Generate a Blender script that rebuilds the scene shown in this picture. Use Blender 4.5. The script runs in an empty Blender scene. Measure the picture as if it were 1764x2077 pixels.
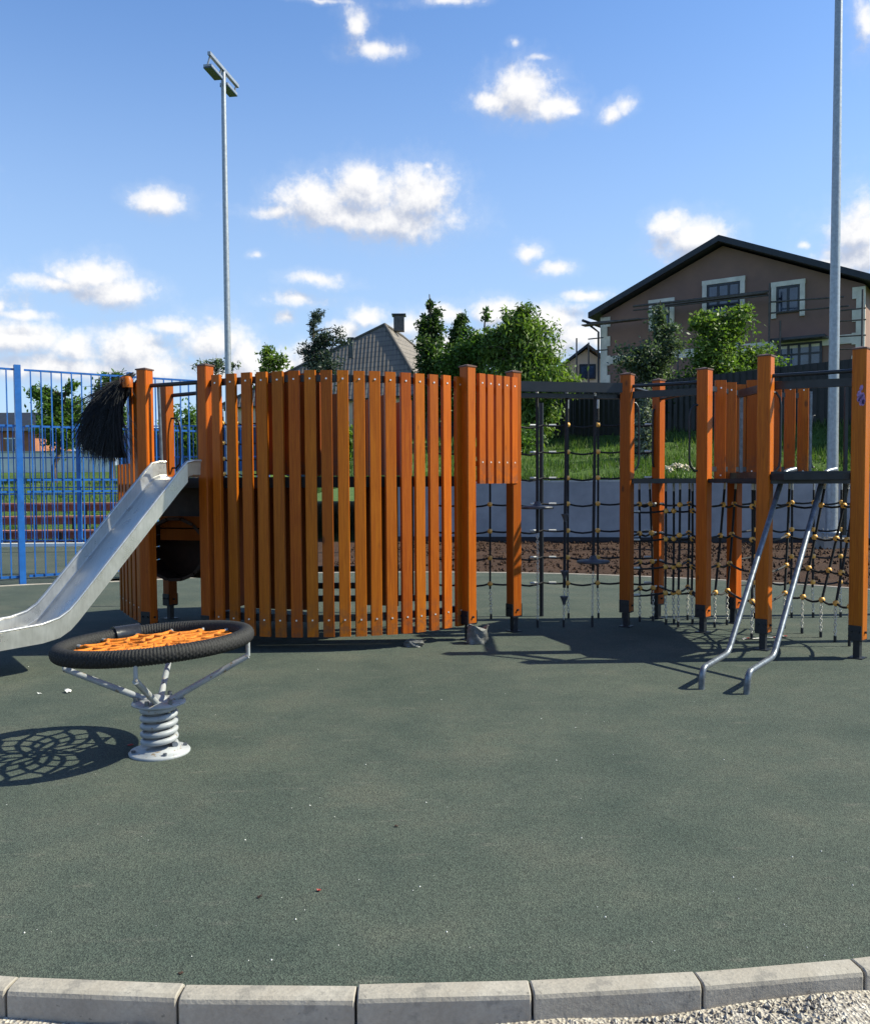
import bpy, math, random
from math import sin, cos, pi, radians, sqrt, atan2, tan
from mathutils import Vector, Matrix, noise as mnoise
random.seed(7)
SC = bpy.context.scene
COL = SC.collection
# ------------------------------------------------------------------ camera
EYE = 1.55; F = 1767.0; PW = 1764.0; PH = 2077.0
PITCH = radians(2.5); ROLL = radians(0.35); SHY = 15.0
cam = bpy.data.cameras.new('camera'); camo = bpy.data.objects.new('camera', cam); COL.objects.link(camo)
cam.sensor_fit = 'HORIZONTAL'; cam.sensor_width = 36; cam.lens = 36 * F / PW
cam.shift_y = SHY / PW; cam.clip_end = 3000; cam.clip_start = 0.05
CM = Matrix.Rotation(pi / 2 - PITCH, 3, 'X') @ Matrix.Rotation(-ROLL, 3, 'Z')
camo.matrix_world = Matrix.Translation((0, 0, EYE)) @ CM.to_4x4()
SC.camera = camo
SC.render.resolution_x = 869; SC.render.resolution_y = 1024
SC.view_settings.view_transform = 'Standard'; SC.view_settings.look = 'None'
SC.view_settings.exposure = 0.70; SC.view_settings.gamma = 1
# ------------------------------------------------------------------ sun + world
SUN_EL = radians(43); SUN_AZ = radians(88)          # azimuth clockwise from +Y
sund = Vector((sin(SUN_AZ) * cos(SUN_EL), cos(SUN_AZ) * cos(SUN_EL), sin(SUN_EL)))
sl = bpy.data.lights.new('sun', 'SUN'); sl.energy = 5.0; sl.angle = radians(0.5); sl.color = (1.0, 0.965, 0.77)
so = bpy.data.objects.new('sun', sl); COL.objects.link(so); so.location = (20, 0, 20)
so.rotation_euler = (-sund).to_track_quat('-Z', 'Y').to_euler()

def ray(px, py):
    v = Vector(((px - PW / 2) / F, (PH / 2 - py + SHY) / F, -1.0))
    return CM @ v
def G(px, py, z=0.0):                                   # photo point on a level plane
    r = ray(px, py); t = (z - EYE) / r.z
    return Vector((r.x * t, r.y * t, z))
def AD(px, py, Y):                                      # photo point at distance Y
    r = ray(px, py); t = Y / r.y
    return Vector((r.x * t, Y, EYE + r.z * t))

world = bpy.data.worlds.new('World'); SC.world = world; world.use_nodes = True

class NT:
    """tiny node-tree helper"""
    def __init__(s, t): s.t = t
    def n(s, typ, **kw):
        o = s.t.nodes.new(typ)
        for k, v in kw.items(): setattr(o, k, v)
        return o
    def setin(s, sock, v):
        if isinstance(v, bpy.types.NodeSocket): s.t.links.new(v, sock)
        elif v is not None: sock.default_value = v
    def math(s, op, a, b=None, c=None, clamp=False):
        o = s.n('ShaderNodeMath', operation=op); o.use_clamp = clamp
        for i, v in enumerate((a, b, c)): s.setin(o.inputs[i], v)
        return o.outputs[0]
    def vm(s, op, a, b=None, c=None):
        o = s.n('ShaderNodeVectorMath', operation=op)
        for i, v in enumerate((a, b, c)):
            if v is not None: s.setin(o.inputs[i], v)
        return o.outputs[1] if op in ('LENGTH', 'DISTANCE', 'DOT_PRODUCT') else o.outputs[0]
    def noise(s, vec, scale, detail=3, rough=0.5, w=None, dist=0.0):
        o = s.n('ShaderNodeTexNoise')
        if w is not None: o.noise_dimensions = '4D'; s.setin(o.inputs['W'], w)
        s.setin(o.inputs['Vector'], vec); s.setin(o.inputs['Scale'], scale)
        o.inputs['Detail'].default_value = detail; o.inputs['Roughness'].default_value = rough
        o.inputs['Distortion'].default_value = dist
        return o.outputs['Fac']
    def ramp(s, f, stops, interp='LINEAR'):
        o = s.n('ShaderNodeValToRGB'); cr = o.color_ramp; cr.interpolation = interp
        while len(cr.elements) < len(stops): cr.elements.new(0.5)
        for e, (p, c) in zip(cr.elements, stops):
            e.position = p
            e.color = (c[0], c[1], c[2], 1) if isinstance(c, (tuple, list)) else (c, c, c, 1)
        s.setin(o.inputs[0], f); return o.outputs[0]
    def mix(s, f, a, b, mode='MIX'):
        o = s.n('ShaderNodeMix', data_type='RGBA', blend_type=mode)
        s.setin(o.inputs[0], f)
        for i, v in ((6, a), (7, b)):
            if isinstance(v, (tuple, list)): v = (v[0], v[1], v[2], 1)
            s.setin(o.inputs[i], v)
        return o.outputs[2]
    def sstep(s, x, a, b):
        o = s.n('ShaderNodeMapRange', interpolation_type='SMOOTHSTEP'); s.setin(o.inputs[0], x)
        o.inputs[1].default_value = a; o.inputs[2].default_value = b
        return o.outputs[0]

# clouds: (px, py, rx, ry, strength) in the photo, turned into directions of the sky
CL = [(740,392,66,42,1),(850,400,58,48,1),(640,412,62,38,1),(565,432,52,15,.8),(800,448,98,34,1),(700,440,100,28,.95),(740,360,26,20,1),
 (1060,188,48,36,1.05),(1008,208,42,18,.9),(1115,216,40,22,.95),(1150,224,26,9,.8),(1232,228,22,15,.85),(1268,212,18,16,.8),
 (725,52,26,40,.70),(762,102,46,16,.8),(640,-2,80,7,.6),(905,2,60,8,.68),(1045,86,17,10,.5),(1092,116,20,7,.6),
 (322,409,40,20,.95),(185,558,50,26,1.05),(232,592,58,24,1),(115,578,78,14,.85),(122,556,15,11,.85),
 (1358,456,28,22,1.05),(1402,484,48,32,1.05),(1432,512,44,26,.95),(1350,500,28,30,.6),(1750,470,38,44,1.1),(1765,520,70,30,1),(1690,528,60,14,.75),(1632,496,12,9,.6),
 (1075,510,24,18,.8),(1122,546,34,14,.8),(640,570,62,16,.68),(1190,598,38,12,.85),(515,515,16,9,.5),
 (30,682,85,30,1),(150,705,46,26,.95),(262,712,62,40,1.05),(310,745,56,28,1.0),(120,745,170,26,.9),(430,690,70,40,.9),(500,728,44,50,.9),(480,755,110,20,.85),
 (572,640,22,18,.6),(742,640,36,20,.85),(700,670,40,24,.8),(830,660,40,24,.85),(900,640,44,20,.9),(1010,632,54,22,1),(1110,650,70,30,1),(1165,682,44,26,1),(1120,700,90,26,.9),
 (1230,690,60,22,.75),(345,662,60,18,.8),(600,606,60,16,.68),(45,640,70,12,.72),(560,740,160,30,.85),(980,700,120,30,.85),(1752,45,18,46,.75),(870,333,14,9,.6),(0,625,12,16,.8),(1560,540,90,12,.6),(650,720,120,26,.75),(900,700,140,26,.8),
 (-250,600,150,50,1),(-420,350,130,60,1),(-700,480,190,70,1),(2050,430,150,70,1),(2350,250,170,60,1),(2600,560,220,60,1),(300,-300,180,60,1),(1300,-420,220,70,1)]
def cloud_group():
    g = bpy.data.node_groups.new('cloud_density', 'ShaderNodeTree')
    g.interface.new_socket('Vector', in_out='INPUT', socket_type='NodeSocketVector')
    g.interface.new_socket('Density', in_out='OUTPUT', socket_type='NodeSocketFloat')
    N = NT(g); gi = N.n('NodeGroupInput'); go = N.n('NodeGroupOutput')
    p = gi.outputs[0]                                   # (azimuth, elevation, 0)
    w1 = N.n('ShaderNodeTexNoise'); g.links.new(p, w1.inputs['Vector']); w1.inputs['Scale'].default_value = 22; w1.inputs['Detail'].default_value = 3
    pw = N.vm('ADD', p, N.vm('MULTIPLY', N.vm('SUBTRACT', w1.outputs['Color'], (.5, .5, .5)), (.026, .018, 0)))
    d = None
    for (x, y, rx, ry, a) in CL:
        r = ray(x, y).normalized(); az = atan2(r.x, r.y); el = math.asin(r.z)
        sx = F * cos(el) / rx / 1.55; sy = F / ry / 1.5
        q = N.vm('MULTIPLY_ADD', pw, (sx, sy, 0), (-az * sx, -el * sy, 0))
        v = N.math('SUBTRACT', a, N.vm('LENGTH', q))
        v = N.math('MAXIMUM', v, -1.0)
        d = v if d is None else N.math('SMOOTH_MAX', d, v, 0.15)
    fb = N.noise(p, 40, 9, .62)
    fb2 = N.noise(p, 110, 6, .6)
    dd = N.math('ADD', d, N.math('MULTIPLY', N.math('SUBTRACT', fb, .5), 1.05))
    dd = N.math('ADD', dd, N.math('MULTIPLY', N.math('SUBTRACT', fb2, .5), .55))
    g.links.new(dd, go.inputs[0]); return g
def build_world():
    t = world.node_tree; t.nodes.clear(); N = NT(t)
    sky = N.n('ShaderNodeTexSky', sky_type='NISHITA'); sky.sun_disc = False
    sky.sun_elevation = SUN_EL; sky.sun_rotation = SUN_AZ; sky.altitude = 0
    sky.air_density = 1.0; sky.dust_density = 0.6; sky.ozone_density = 2.2
    tc = N.n('ShaderNodeTexCoord'); gen = tc.outputs['Generated']
    sep = N.n('ShaderNodeSeparateXYZ'); t.links.new(gen, sep.inputs[0])
    az = N.math('ARCTAN2', sep.outputs[0], sep.outputs[1]); el = N.math('ARCSINE', sep.outputs[2])
    cmb = N.n('ShaderNodeCombineXYZ'); t.links.new(az, cmb.inputs[0]); t.links.new(el, cmb.inputs[1])
    cg = cloud_group()
    def dens(v):
        o = N.n('ShaderNodeGroup'); o.node_tree = cg; t.links.new(v, o.inputs[0]); return o.outputs[0]
    d0 = dens(cmb.outputs[0])
    d1 = dens(N.vm('ADD', cmb.outputs[0], (.007, .018, 0)))      # a step towards the sun
    alpha = N.math('MAXIMUM', N.sstep(d0, -0.14, 0.72), N.math('MULTIPLY', N.sstep(d0, -0.55, 0.25), .13))
    sh = N.sstep(N.math('SUBTRACT', d1, d0), -0.55, 0.50)          # thicker towards the sun = shaded side
    depth = N.sstep(d1, 0.45, 1.5)
    shade = N.math('MULTIPLY_ADD', depth, 0.25, N.math('MULTIPLY', sh, .90), clamp=True)
    bright = N.mix(shade, (1.0, .98, .955), (.50, .545, .66))
    base = N.mix(1.0, sky.outputs[0], (SKY_T[0], SKY_T[1], SKY_T[2]), 'MULTIPLY')
    zen = N.sstep(el, 0.55, 1.2); base = N.mix(zen, base, N.mix(1.0, base, (.5, .5, .55), 'MULTIPLY'))
    # pale air low over the horizon
    hz = N.sstep(el, 0.56, 0.02)
    base = N.mix(N.math('MULTIPLY', N.math('POWER', hz, 1.1), .74), base, (.50, .655, .855))
    col = N.mix(N.math('MULTIPLY', alpha, .93), base, bright)
    bg = N.n('ShaderNodeBackground'); t.links.new(col, bg.inputs[0]); bg.inputs[1].default_value = 0.66
    out = N.n('ShaderNodeOutputWorld'); t.links.new(bg.outputs[0], out.inputs[0])
SKYS = 0.15                                                     # Nishita strength
SKY_T = (SKYS * .86, SKYS * 1.10, SKYS * 1.36)
build_world()

# ------------------------------------------------------------------ materials
MATS = {}
def pmat(name, fn, rough=.6, metal=0.0, spec=.5, coat=0.0):
    m = bpy.data.materials.new(name); m.use_nodes = True; t = m.node_tree; N = NT(t)
    b = t.nodes['Principled BSDF']; b.inputs['Roughness'].default_value = rough; b.inputs['Metallic'].default_value = metal
    b.inputs['Specular IOR Level'].default_value = spec; b.inputs['Coat Weight'].default_value = coat
    b.inputs['Coat Roughness'].default_value = .25
    tc = N.n('ShaderNodeTexCoord')
    fn(N, b, tc.outputs['Object'])
    MATS[name] = m; return m
def bump(N, b, h, strength=.3, dist=.01):
    o = N.n('ShaderNodeBump'); o.inputs['Strength'].default_value = strength; o.inputs['Distance'].default_value = dist
    N.setin(o.inputs['Height'], h); N.t.links.new(o.outputs[0], b.inputs['Normal'])
def wmat(name, a, bb, c, rough=.42):
    def f(N, b, p):
        oi = N.n('ShaderNodeObjectInfo'); w = N.math('MULTIPLY', oi.outputs['Random'], 40)
        gv = N.vm('MULTIPLY', p, (26, 26, 1.1))
        g = N.noise(gv, 1.6, 6, .66, w=w, dist=1.6)
        col = N.ramp(g, [(.2, a), (.5, bb), (.82, c)])
        fine = N.noise(N.vm('MULTIPLY', p, (160, 160, 5)), 1, 2, .6, w=w)
        col = N.mix(.22, col, N.ramp(fine, [(.3, (.25, .25, .25)), (.7, (1, 1, 1))]), 'MULTIPLY')
        v = N.n('ShaderNodeTexVoronoi'); v.voronoi_dimensions = '4D'; N.setin(v.inputs['Vector'], N.vm('MULTIPLY', p, (9, 9, 4.2))); N.setin(v.inputs['W'], w)
        v.inputs['Scale'].default_value = .75
        kn = N.sstep(v.outputs['Distance'], .17, .06)
        col = N.mix(N.math('MULTIPLY', kn, .75), col, (.09, .025, .008))
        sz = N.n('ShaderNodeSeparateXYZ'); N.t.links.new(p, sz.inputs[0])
        low_dark = N.math('MULTIPLY', N.sstep(sz.outputs[2], .42, .0), N.sstep(N.noise(p, 14, 4, .7, w=w), .40, .62))  # patchy mask, turns the wood darker brown towards its lower end
        col = N.mix(N.math('MULTIPLY', low_dark, .55), col, (.075, .05, .035))
        wth = N.sstep(N.noise(N.vm('MULTIPLY', p, (6, 6, .8)), 1.3, 4, .6, w=w), .52, .75)
        col = N.mix(N.math('MULTIPLY', wth, .35), col, N.mix(1.0, col, (1.35, 1.6, 1.9), 'MULTIPLY'))
        pv = N.math('MULTIPLY_ADD', oi.outputs['Random'], .42, .80)
        hsv = N.n('ShaderNodeHueSaturation'); N.setin(hsv.inputs['Value'], pv); N.setin(hsv.inputs['Color'], col)
        N.setin(hsv.inputs['Hue'], N.math('MULTIPLY_ADD', N.math('FRACT', N.math('MULTIPLY', oi.outputs['Random'], 7.3)), .010, .497))
        N.t.links.new(hsv.outputs[0], b.inputs['Base Color'])
        bump(N, b, fine, .12, .002)
    return pmat(name, f, rough, spec=.22)
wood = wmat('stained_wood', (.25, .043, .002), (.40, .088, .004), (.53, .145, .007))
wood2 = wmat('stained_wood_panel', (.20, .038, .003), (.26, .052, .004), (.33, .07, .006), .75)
def plain(name, col, rough=.5, metal=0.0, var=.12, scale=8, bmp=0.0, bs=60, spec=.5, coat=0.0, col2=None):
    def f(N, b, p):
        n = N.noise(p, scale, 5, .6)
        c2 = col2 or tuple(x * (1 - var * 2) for x in col)
        N.t.links.new(N.ramp(n, [(.32, c2), (.68, tuple(x * (1 + var) for x in col) if not col2 else col)]), b.inputs['Base Color'])
        r = N.math('MULTIPLY_ADD', N.noise(p, scale * 2.3, 3), .3, rough - .15, clamp=True)
        N.t.links.new(r, b.inputs['Roughness'])
        if bmp: bump(N, b, N.noise(p, bs, 4, .6), bmp, .01)
    return pmat(name, f, rough, metal, spec, coat)
dark = plain('dark_powder_coat', (.008, .011, .018), .4, 0, .15)
dkplate = plain('dark_deck_plate', (.016, .018, .02), .65, 0, .2, 5)
steel = None
def f(N, b, p):
    n = N.noise(N.vm('MULTIPLY', p, (6, 6, 6)), 1.2, 4, .6)
    s = N.noise(N.vm('MULTIPLY', p, (90, 12, 12)), 1.0, 3, .6)
    N.t.links.new(N.mix(.5, N.ramp(n, [(.3, (.50, .485, .455)), (.7, (.68, .66, .62))]), N.ramp(s, [(.3, (.50, .49, .46)), (.7, (.68, .66, .62))])), b.inputs['Base Color'])
    N.t.links.new(N.math('MULTIPLY_ADD', n, .25, .18), b.inputs['Roughness'])
    bump(N, b, s, .05, .002)
steel = pmat('stainless_steel', f, .3, .80)
galv = plain('galvanised_steel', (.36, .38, .40), .42, .55, .10, 14)
tube_m = plain('grey_steel_tube', (.17, .19, .22), .38, .6, .2, 20)
chain_m = plain('chain_steel', (.66, .63, .56), .4, .35, .2, 40)
def f(N, b, p):
    n = N.noise(p, 28, 5, .65)
    ch = N.sstep(n, .585, .63)
    N.t.links.new(N.mix(ch, N.ramp(N.noise(p, 9, 4), [(.3, (.25, .27, .29)), (.7, (.38, .39, .40))]), (.22, .17, .12)), b.inputs['Base Color'])
    bump(N, b, n, .1, .004)
wpaint = pmat('chipped_white_paint', f, .45)
rope_k = plain('black_rope', (.014, .014, .017), .75, 0, .3, 60, .5, 220)
ring_k = plain('black_braided_rope', (.012, .0115, .012), .7, 0, .3, 60, .4, 260)
slv = plain('black_sleeve', (.02, .021, .025), .25, 0, .1, 20)
rope_o = plain('orange_rope', (.72, .20, .008), .7, 0, .2, 50, .5, 240)
conn_m = plain('yellow_plastic', (.88, .46, .10), .35, 0, .08, 30)
white_m = plain('white_plastic', (.60, .59, .56), .4, 0, .05, 20)
blue_m = plain('blue_paint', (.014, .115, .40), .38, 0, .12, 6)
thatch_m = plain('black_thatch', (.006, .007, .010), .6, 0, .3, 40)
screw_m = plain('screw_metal', (.75, .75, .74), .3, .5, .05, 30)
def f(N, b, p):
    a = N.noise(p, 1.6, 5, .62); c = N.noise(p, 260, 2, .6); d = N.noise(p, 700, 1, .5)
    st = N.noise(N.vm('MULTIPLY', p, (2.0, 7.0, 1)), 1.7, 6, .68)
    col = N.ramp(a, [(.28, (.040, .054, .044)), (.52, (.055, .068, .054)), (.76, (.074, .080, .062))])
    col = N.mix(N.math('MULTIPLY', N.sstep(st, .56, .78), .55), col, (.125, .122, .100))
    v = N.n('ShaderNodeTexVoronoi'); N.setin(v.inputs['Vector'], p); v.inputs['Scale'].default_value = 190
    gr = N.ramp(v.outputs['Color'], [(0.15, (.48, .50, .50)), (.5, (1, 1, 1)), (.9, (1.55, 1.6, 1.5))])
    big = N.noise(N.vm('MULTIPLY', p, (1, 1.6, 1)), .55, 4, .6, dist=.6)
    col = N.mix(1.0, col, N.ramp(big, [(.3, (.95, .98, 1.02)), (.5, (1.10, 1.08, 1.13)), (.7, (1.32, 1.24, 1.25))]), 'MULTIPLY')
    v2 = N.n('ShaderNodeTexVoronoi'); N.setin(v2.inputs['Vector'], p); v2.inputs['Scale'].default_value = 3.2; v2.inputs['Randomness'].default_value = 1
    drop = N.math('MULTIPLY', N.sstep(v2.outputs['Distance'], .055, .02), N.sstep(N.noise(p, 1.1, 2), .5, .6))
    col = N.mix(N.math('MULTIPLY', drop, .35), col, (.20, .20, .18))
    col = N.mix(.85, col, gr, 'MULTIPLY')
    col = N.mix(N.sstep(c, .72, .76), col, (.12, .12, .105))
    # worn pale scuffs
    sc = N.sstep(N.noise(N.vm('MULTIPLY', p, (5, 12, 1)), 1.3, 4, .7), .70, .80)
    col = N.mix(N.math('MULTIPLY', sc, .5), col, (.14, .145, .125))
    N.t.links.new(col, b.inputs['Base Color'])
    bump(N, b, v.outputs['Distance'], .55, .006)
rubber = pmat('green_rubber_granule', f, .9, spec=.25)
def f(N, b, p):
    a = N.noise(p, 3.5, 6, .65); c = N.noise(p, 70, 4, .65)
    col = N.ramp(a, [(.3, (.26, .225, .185)), (.55, (.34, .305, .26)), (.75, (.42, .385, .335))])
    pit = N.sstep(N.noise(p, 38, 3, .6), .66, .72)
    col = N.mix(N.math('MULTIPLY', pit, .6), col, (.10, .09, .08))
    blot = N.sstep(N.noise(p, 7, 5, .7), .55, .68)
    col = N.mix(N.math('MULTIPLY', blot, .55), col, (.13, .12, .11))
    col = N.mix(.35, col, N.ramp(c, [(.3, (.6, .6, .6)), (.7, (1.15, 1.15, 1.15))]), 'MULTIPLY')
    N.t.links.new(col, b.inputs['Base Color']); bump(N, b, c, .45, .006)
conc = pmat('concrete', f, .85)
wallc = plain('grey_wall_paint', (.34, .34, .35), .8, 0, .08, 1.6, .3, 20, col2=(.235, .24, .25))
wallt = plain('wall_coping', (.42, .42, .40), .8, 0, .1, 4, .3, 30)
def f(N, b, p):
    a = N.noise(p, 2.5, 6, .7); c = N.noise(p, 24, 5, .7)
    col = N.ramp(a, [(.3, (.040, .022, .014)), (.6, (.068, .038, .025)), (.8, (.10, .062, .042))])
    col = N.mix(.7, col, N.ramp(c, [(.3, (.35, .35, .35)), (.7, (1.4, 1.35, 1.3))]), 'MULTIPLY')
    N.t.links.new(col, b.inputs['Base Color']); bump(N, b, c, .9, .04)
soil = pmat('brown_soil', f, .95, spec=.2)
def f(N, b, p):
    a = N.noise(p, 30, 5, .7); v = N.n('ShaderNodeTexVoronoi'); N.setin(v.inputs['Vector'], p); v.inputs['Scale'].default_value = 85
    col = N.ramp(v.outputs['Color'], [(.1, (.22, .19, .165)), (.5, (.44, .395, .345)), (.9, (.62, .57, .50))])
    col = N.mix(.6, col, N.ramp(a, [(.3, (.45, .43, .40)), (.7, (1.1, 1.1, 1.1))]), 'MULTIPLY')
    N.t.links.new(col, b.inputs['Base Color']); bump(N, b, v.outputs['Distance'], .8, .012)
gravel = pmat('pale_gravel', f, .9)
def f(N, b, p):
    a = N.noise(p, .25, 5, .6); c = N.noise(p, 9, 5, .7)
    col = N.ramp(a, [(.3, (.045, .085, .018)), (.6, (.075, .13, .025)), (.8, (.14, .15, .05))])
    col = N.mix(.6, col, N.ramp(c, [(.3, (.4, .4, .4)), (.7, (1.3, 1.3, 1.2))]), 'MULTIPLY')
    N.t.links.new(col, b.inputs['Base Color']); bump(N, b, c, .8, .08)
turf = pmat('turf', f, .9, spec=.2)
def leafmat(name, c1, c2, c3, tr=.35):
    m = bpy.data.materials.new(name); m.use_nodes = True; t = m.node_tree; N = NT(t); b = t.nodes['Principled BSDF']
    ge = N.n('ShaderNodeNewGeometry'); rnd = ge.outputs['Random Per Island']
    tc = N.n('ShaderNodeTexCoord'); cl = N.noise(tc.outputs['Object'], 1.3, 3, .6)
    f_ = N.math('ADD', N.math('MULTIPLY', rnd, .55), N.math('MULTIPLY', cl, .45))
    col = N.ramp(f_, [(.22, c1), (.5, c2), (.8, c3)])
    t.links.new(col, b.inputs['Base Color']); b.inputs['Roughness'].default_value = .5; b.inputs['Specular IOR Level'].default_value = .35
    tl = N.n('ShaderNodeBsdfTranslucent'); N.setin(tl.inputs[0], N.mix(1.0, col, (1.5, 1.7, .7), 'MULTIPLY'))
    ms = N.n('ShaderNodeMixShader'); ms.inputs[0].default_value = tr
    t.links.new(b.outputs[0], ms.inputs[1]); t.links.new(tl.outputs[0], ms.inputs[2])
    t.links.new(ms.outputs[0], t.nodes['Material Output'].inputs[0]); MATS[name] = m; return m
lf_dark = leafmat('leaf_dark', (.020, .044, .014), (.042, .080, .022), (.085, .135, .04), .3)
lf_mid = leafmat('leaf_mid', (.035, .075, .018), (.07, .14, .028), (.13, .21, .04))
lf_lt = leafmat('leaf_light', (.05, .095, .018), (.10, .165, .03), (.20, .27, .055))
lf_bl = leafmat('leaf_greygreen', (.045, .07, .045), (.08, .115, .075), (.14, .17, .11))
lf_fir = leafmat('leaf_bluegreen', (.018, .034, .026), (.035, .058, .042), (.06, .085, .06), .2)
bladem = leafmat('grass_blade', (.030, .065, .012), (.06, .115, .022), (.13, .17, .045))
lf_silver = leafmat('leaf_silver', (.09, .11, .08), (.17, .20, .15), (.28, .31, .24), .2)
bark = plain('bark', (.10, .075, .055), .9, 0, .25, 12, .6, 30)
stucco = plain('brown_stucco', (.27, .155, .122), .9, 0, .06, .55, .3, 30, col2=(.20, .12, .10))
stucco2 = plain('beige_wall', (.66, .48, .34), .9, 0, .06, 1)
cream = plain('cream_trim', (.72, .66, .58), .8, 0, .10, 2)
roofd = plain('dark_roof', (.018, .022, .032), .55, 0, .15, 2)
framek = plain('dark_window_frame', (.012, .016, .024), .35, 0, .1, 3)
glass = plain('window_glass', (.05, .085, .15), .08, 0, .3, 1.3, spec=.9, col2=(.012, .016, .03))
fencek = plain('black_fence_sheet', (.004, .0045, .006), .5, 0, .15, 3)
whitew = plain('white_wall', (.75, .75, .73), .8, 0, .06, 2)
bleach = plain('red_brown_bench_wood', (.50, .20, .14), .6, 0, .15, 5)
brickm = plain('orange_brick', (.36, .14, .07), .9, 0, .15, 2)
leafred = plain('red_leaf', (.30, .03, .02), .6, 0, .15, 60)
leafdk = plain('dry_dark_leaf', (.05, .025, .015), .7, 0, .15, 60)
purple = plain('purple_smudge', (.35, .22, .48), .7, 0, .2, 60)
film = plain('grey_plastic_film', (.13, .13, .125), .45, 0, .25, 25, .9, 45)
def f(N, b, p):
    sep = N.n('ShaderNodeSeparateXYZ'); N.t.links.new(p, sep.inputs[0])
    row = N.math('FRACT', N.math('MULTIPLY', sep.outputs[2], 3.1))
    wv = N.n('ShaderNodeTexWave'); N.setin(wv.inputs['Vector'], p); wv.inputs['Scale'].default_value = 1.4; wv.inputs['Distortion'].default_value = 0
    wv.bands_direction = 'X'
    col = N.ramp(N.noise(p, 1.5, 4), [(.3, (.15, .125, .105)), (.7, (.20, .17, .145))])
    dk = N.math('MULTIPLY', N.sstep(row, .34, .02), .6)
    col = N.mix(dk, col, (.045, .04, .036))
    N.t.links.new(col, b.inputs['Base Color'])
    bump(N, b, N.math('ADD', row, N.math('MULTIPLY', wv.outputs['Fac'], .5)), .8, .10)
tile = pmat('grey_roof_tile', f, .7)

# ------------------------------------------------------------------ mesh helpers
class MB:
    def __init__(s): s.v = []; s.f = []; s.sm = []
    def add(s, vs, fs, smooth=False):
        o = len(s.v); s.v += [Vector(v) for v in vs]
        for f_ in fs: s.f.append([o + i for i in f_]); s.sm.append(smooth)
        return s
    def box(s, c, size, rz=0.0, R=None):
        x, y, z = [a / 2 for a in size]; R = R or Matrix.Rotation(rz, 3, 'Z'); c = Vector(c)
        vs = [c + R @ Vector((i * x, j * y, k * z)) for k in (-1, 1) for j in (-1, 1) for i in (-1, 1)]
        return s.add(vs, [(0, 2, 3, 1), (4, 5, 7, 6), (0, 1, 5, 4), (2, 6, 7, 3), (0, 4, 6, 2), (1, 3, 7, 5)])
    def bar(s, p0, p1, w, h):                           # box between two points: w across, h vertical
        p0 = Vector(p0); p1 = Vector(p1); d = p1 - p0; L = d.length; d.normalize()
        up = Vector((0, 0, 1)) if abs(d.z) < .95 else Vector((0, 1, 0))
        sx = d.cross(up).normalized(); u = sx.cross(d).normalized()
        R = Matrix((sx, d, u)).transposed()
        return s.box((p0 + p1) / 2, (w, L, h), R=R)
    def cbox(s, w, d, z0, z1, ch=.005, c=(0, 0), rz=0.0):   # board with eased long edges
        x, y = w / 2, d / 2
        pr = [(-x + ch, -y), (x - ch, -y), (x, -y + ch), (x, y - ch), (x - ch, y), (-x + ch, y), (-x, y - ch), (-x, -y + ch)]
        pr = [(a * cos(rz) - b * sin(rz) + c[0], a * sin(rz) + b * cos(rz) + c[1]) for a, b in pr]
        n = len(pr); vs = [(a, b, z0) for a, b in pr] + [(a, b, z1) for a, b in pr]
        fs = [(i, (i + 1) % n, n + (i + 1) % n, n + i) for i in range(n)] + [tuple(range(n))[::-1], tuple(range(n, 2 * n))]
        return s.add(vs, fs)
    def tube(s, pts, r, n=8, cap=True, smooth=True):
        pts = [Vector(p) for p in pts]; m = len(pts)
        rr = r if isinstance(r, (list, tuple)) else [r] * m
        d0 = (pts[1] - pts[0]).normalized(); up = Vector((0, 0, 1)) if abs(d0.z) < .9 else Vector((1, 0, 0))
        u = d0.cross(up).normalized(); vs = []
        for i in range(m):
            d = (pts[min(i + 1, m - 1)] - pts[max(i - 1, 0)]).normalized()
            u = (u - d * u.dot(d)).normalized(); w = d.cross(u)
            for k in range(n):
                a = 2 * pi * k / n; vs.append(pts[i] + (u * cos(a) + w * sin(a)) * rr[i])
        fs = [(i * n + k, i * n + (k + 1) % n, (i + 1) * n + (k + 1) % n, (i + 1) * n + k) for i in range(m - 1) for k in range(n)]
        s.add(vs, fs, smooth)
        if cap:
            s.add(vs[:n], [tuple(range(n))[::-1]]); s.add(vs[-n:], [tuple(range(n))])
        return s
    def lathe(s, prof, c=(0, 0, 0), n=20, smooth=True):
        c = Vector(c); vs = [c + Vector((r * cos(2 * pi * k / n), r * sin(2 * pi * k / n), z)) for r, z in prof for k in range(n)]
        fs = [(i * n + k, i * n + (k + 1) % n, (i + 1) * n + (k + 1) % n, (i + 1) * n + k) for i in range(len(prof) - 1) for k in range(n)]
        s.add(vs, fs, smooth)
        if prof[0][0] > 0: s.add(vs[:n], [tuple(range(n))[::-1]])
        if prof[-1][0] > 0: s.add(vs[-n:], [tuple(range(n))])
        return s
    def prism(s, poly, z0, z1):
        n = len(poly); vs = [(p[0], p[1], z0) for p in poly] + [(p[0], p[1], z1) for p in poly]
        return s.add(vs, [(i, (i + 1) % n, n + (i + 1) % n, n + i) for i in range(n)] + [tuple(range(n))[::-1], tuple(range(n, 2 * n))])
    def mesh(s, name, mat, off=Vector((0, 0, 0))):
        me = bpy.data.meshes.new(name); me.from_pydata([v - off for v in s.v], [], s.f)
        me.polygons.foreach_set('use_smooth', s.sm); me.materials.append(mat); me.update(); return me
    def build(s, name, mat, parent=None, top=False):
        off = wloc(parent) if parent else Vector((0, 0, 0))
        o = bpy.data.objects.new(name, s.mesh(name, mat, off)); COL.objects.link(o)
        if parent: o.parent = parent
        return o
def wloc(o):
    v = Vector((0, 0, 0))
    while o: v = v + o.location; o = o.parent
    return v
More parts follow.
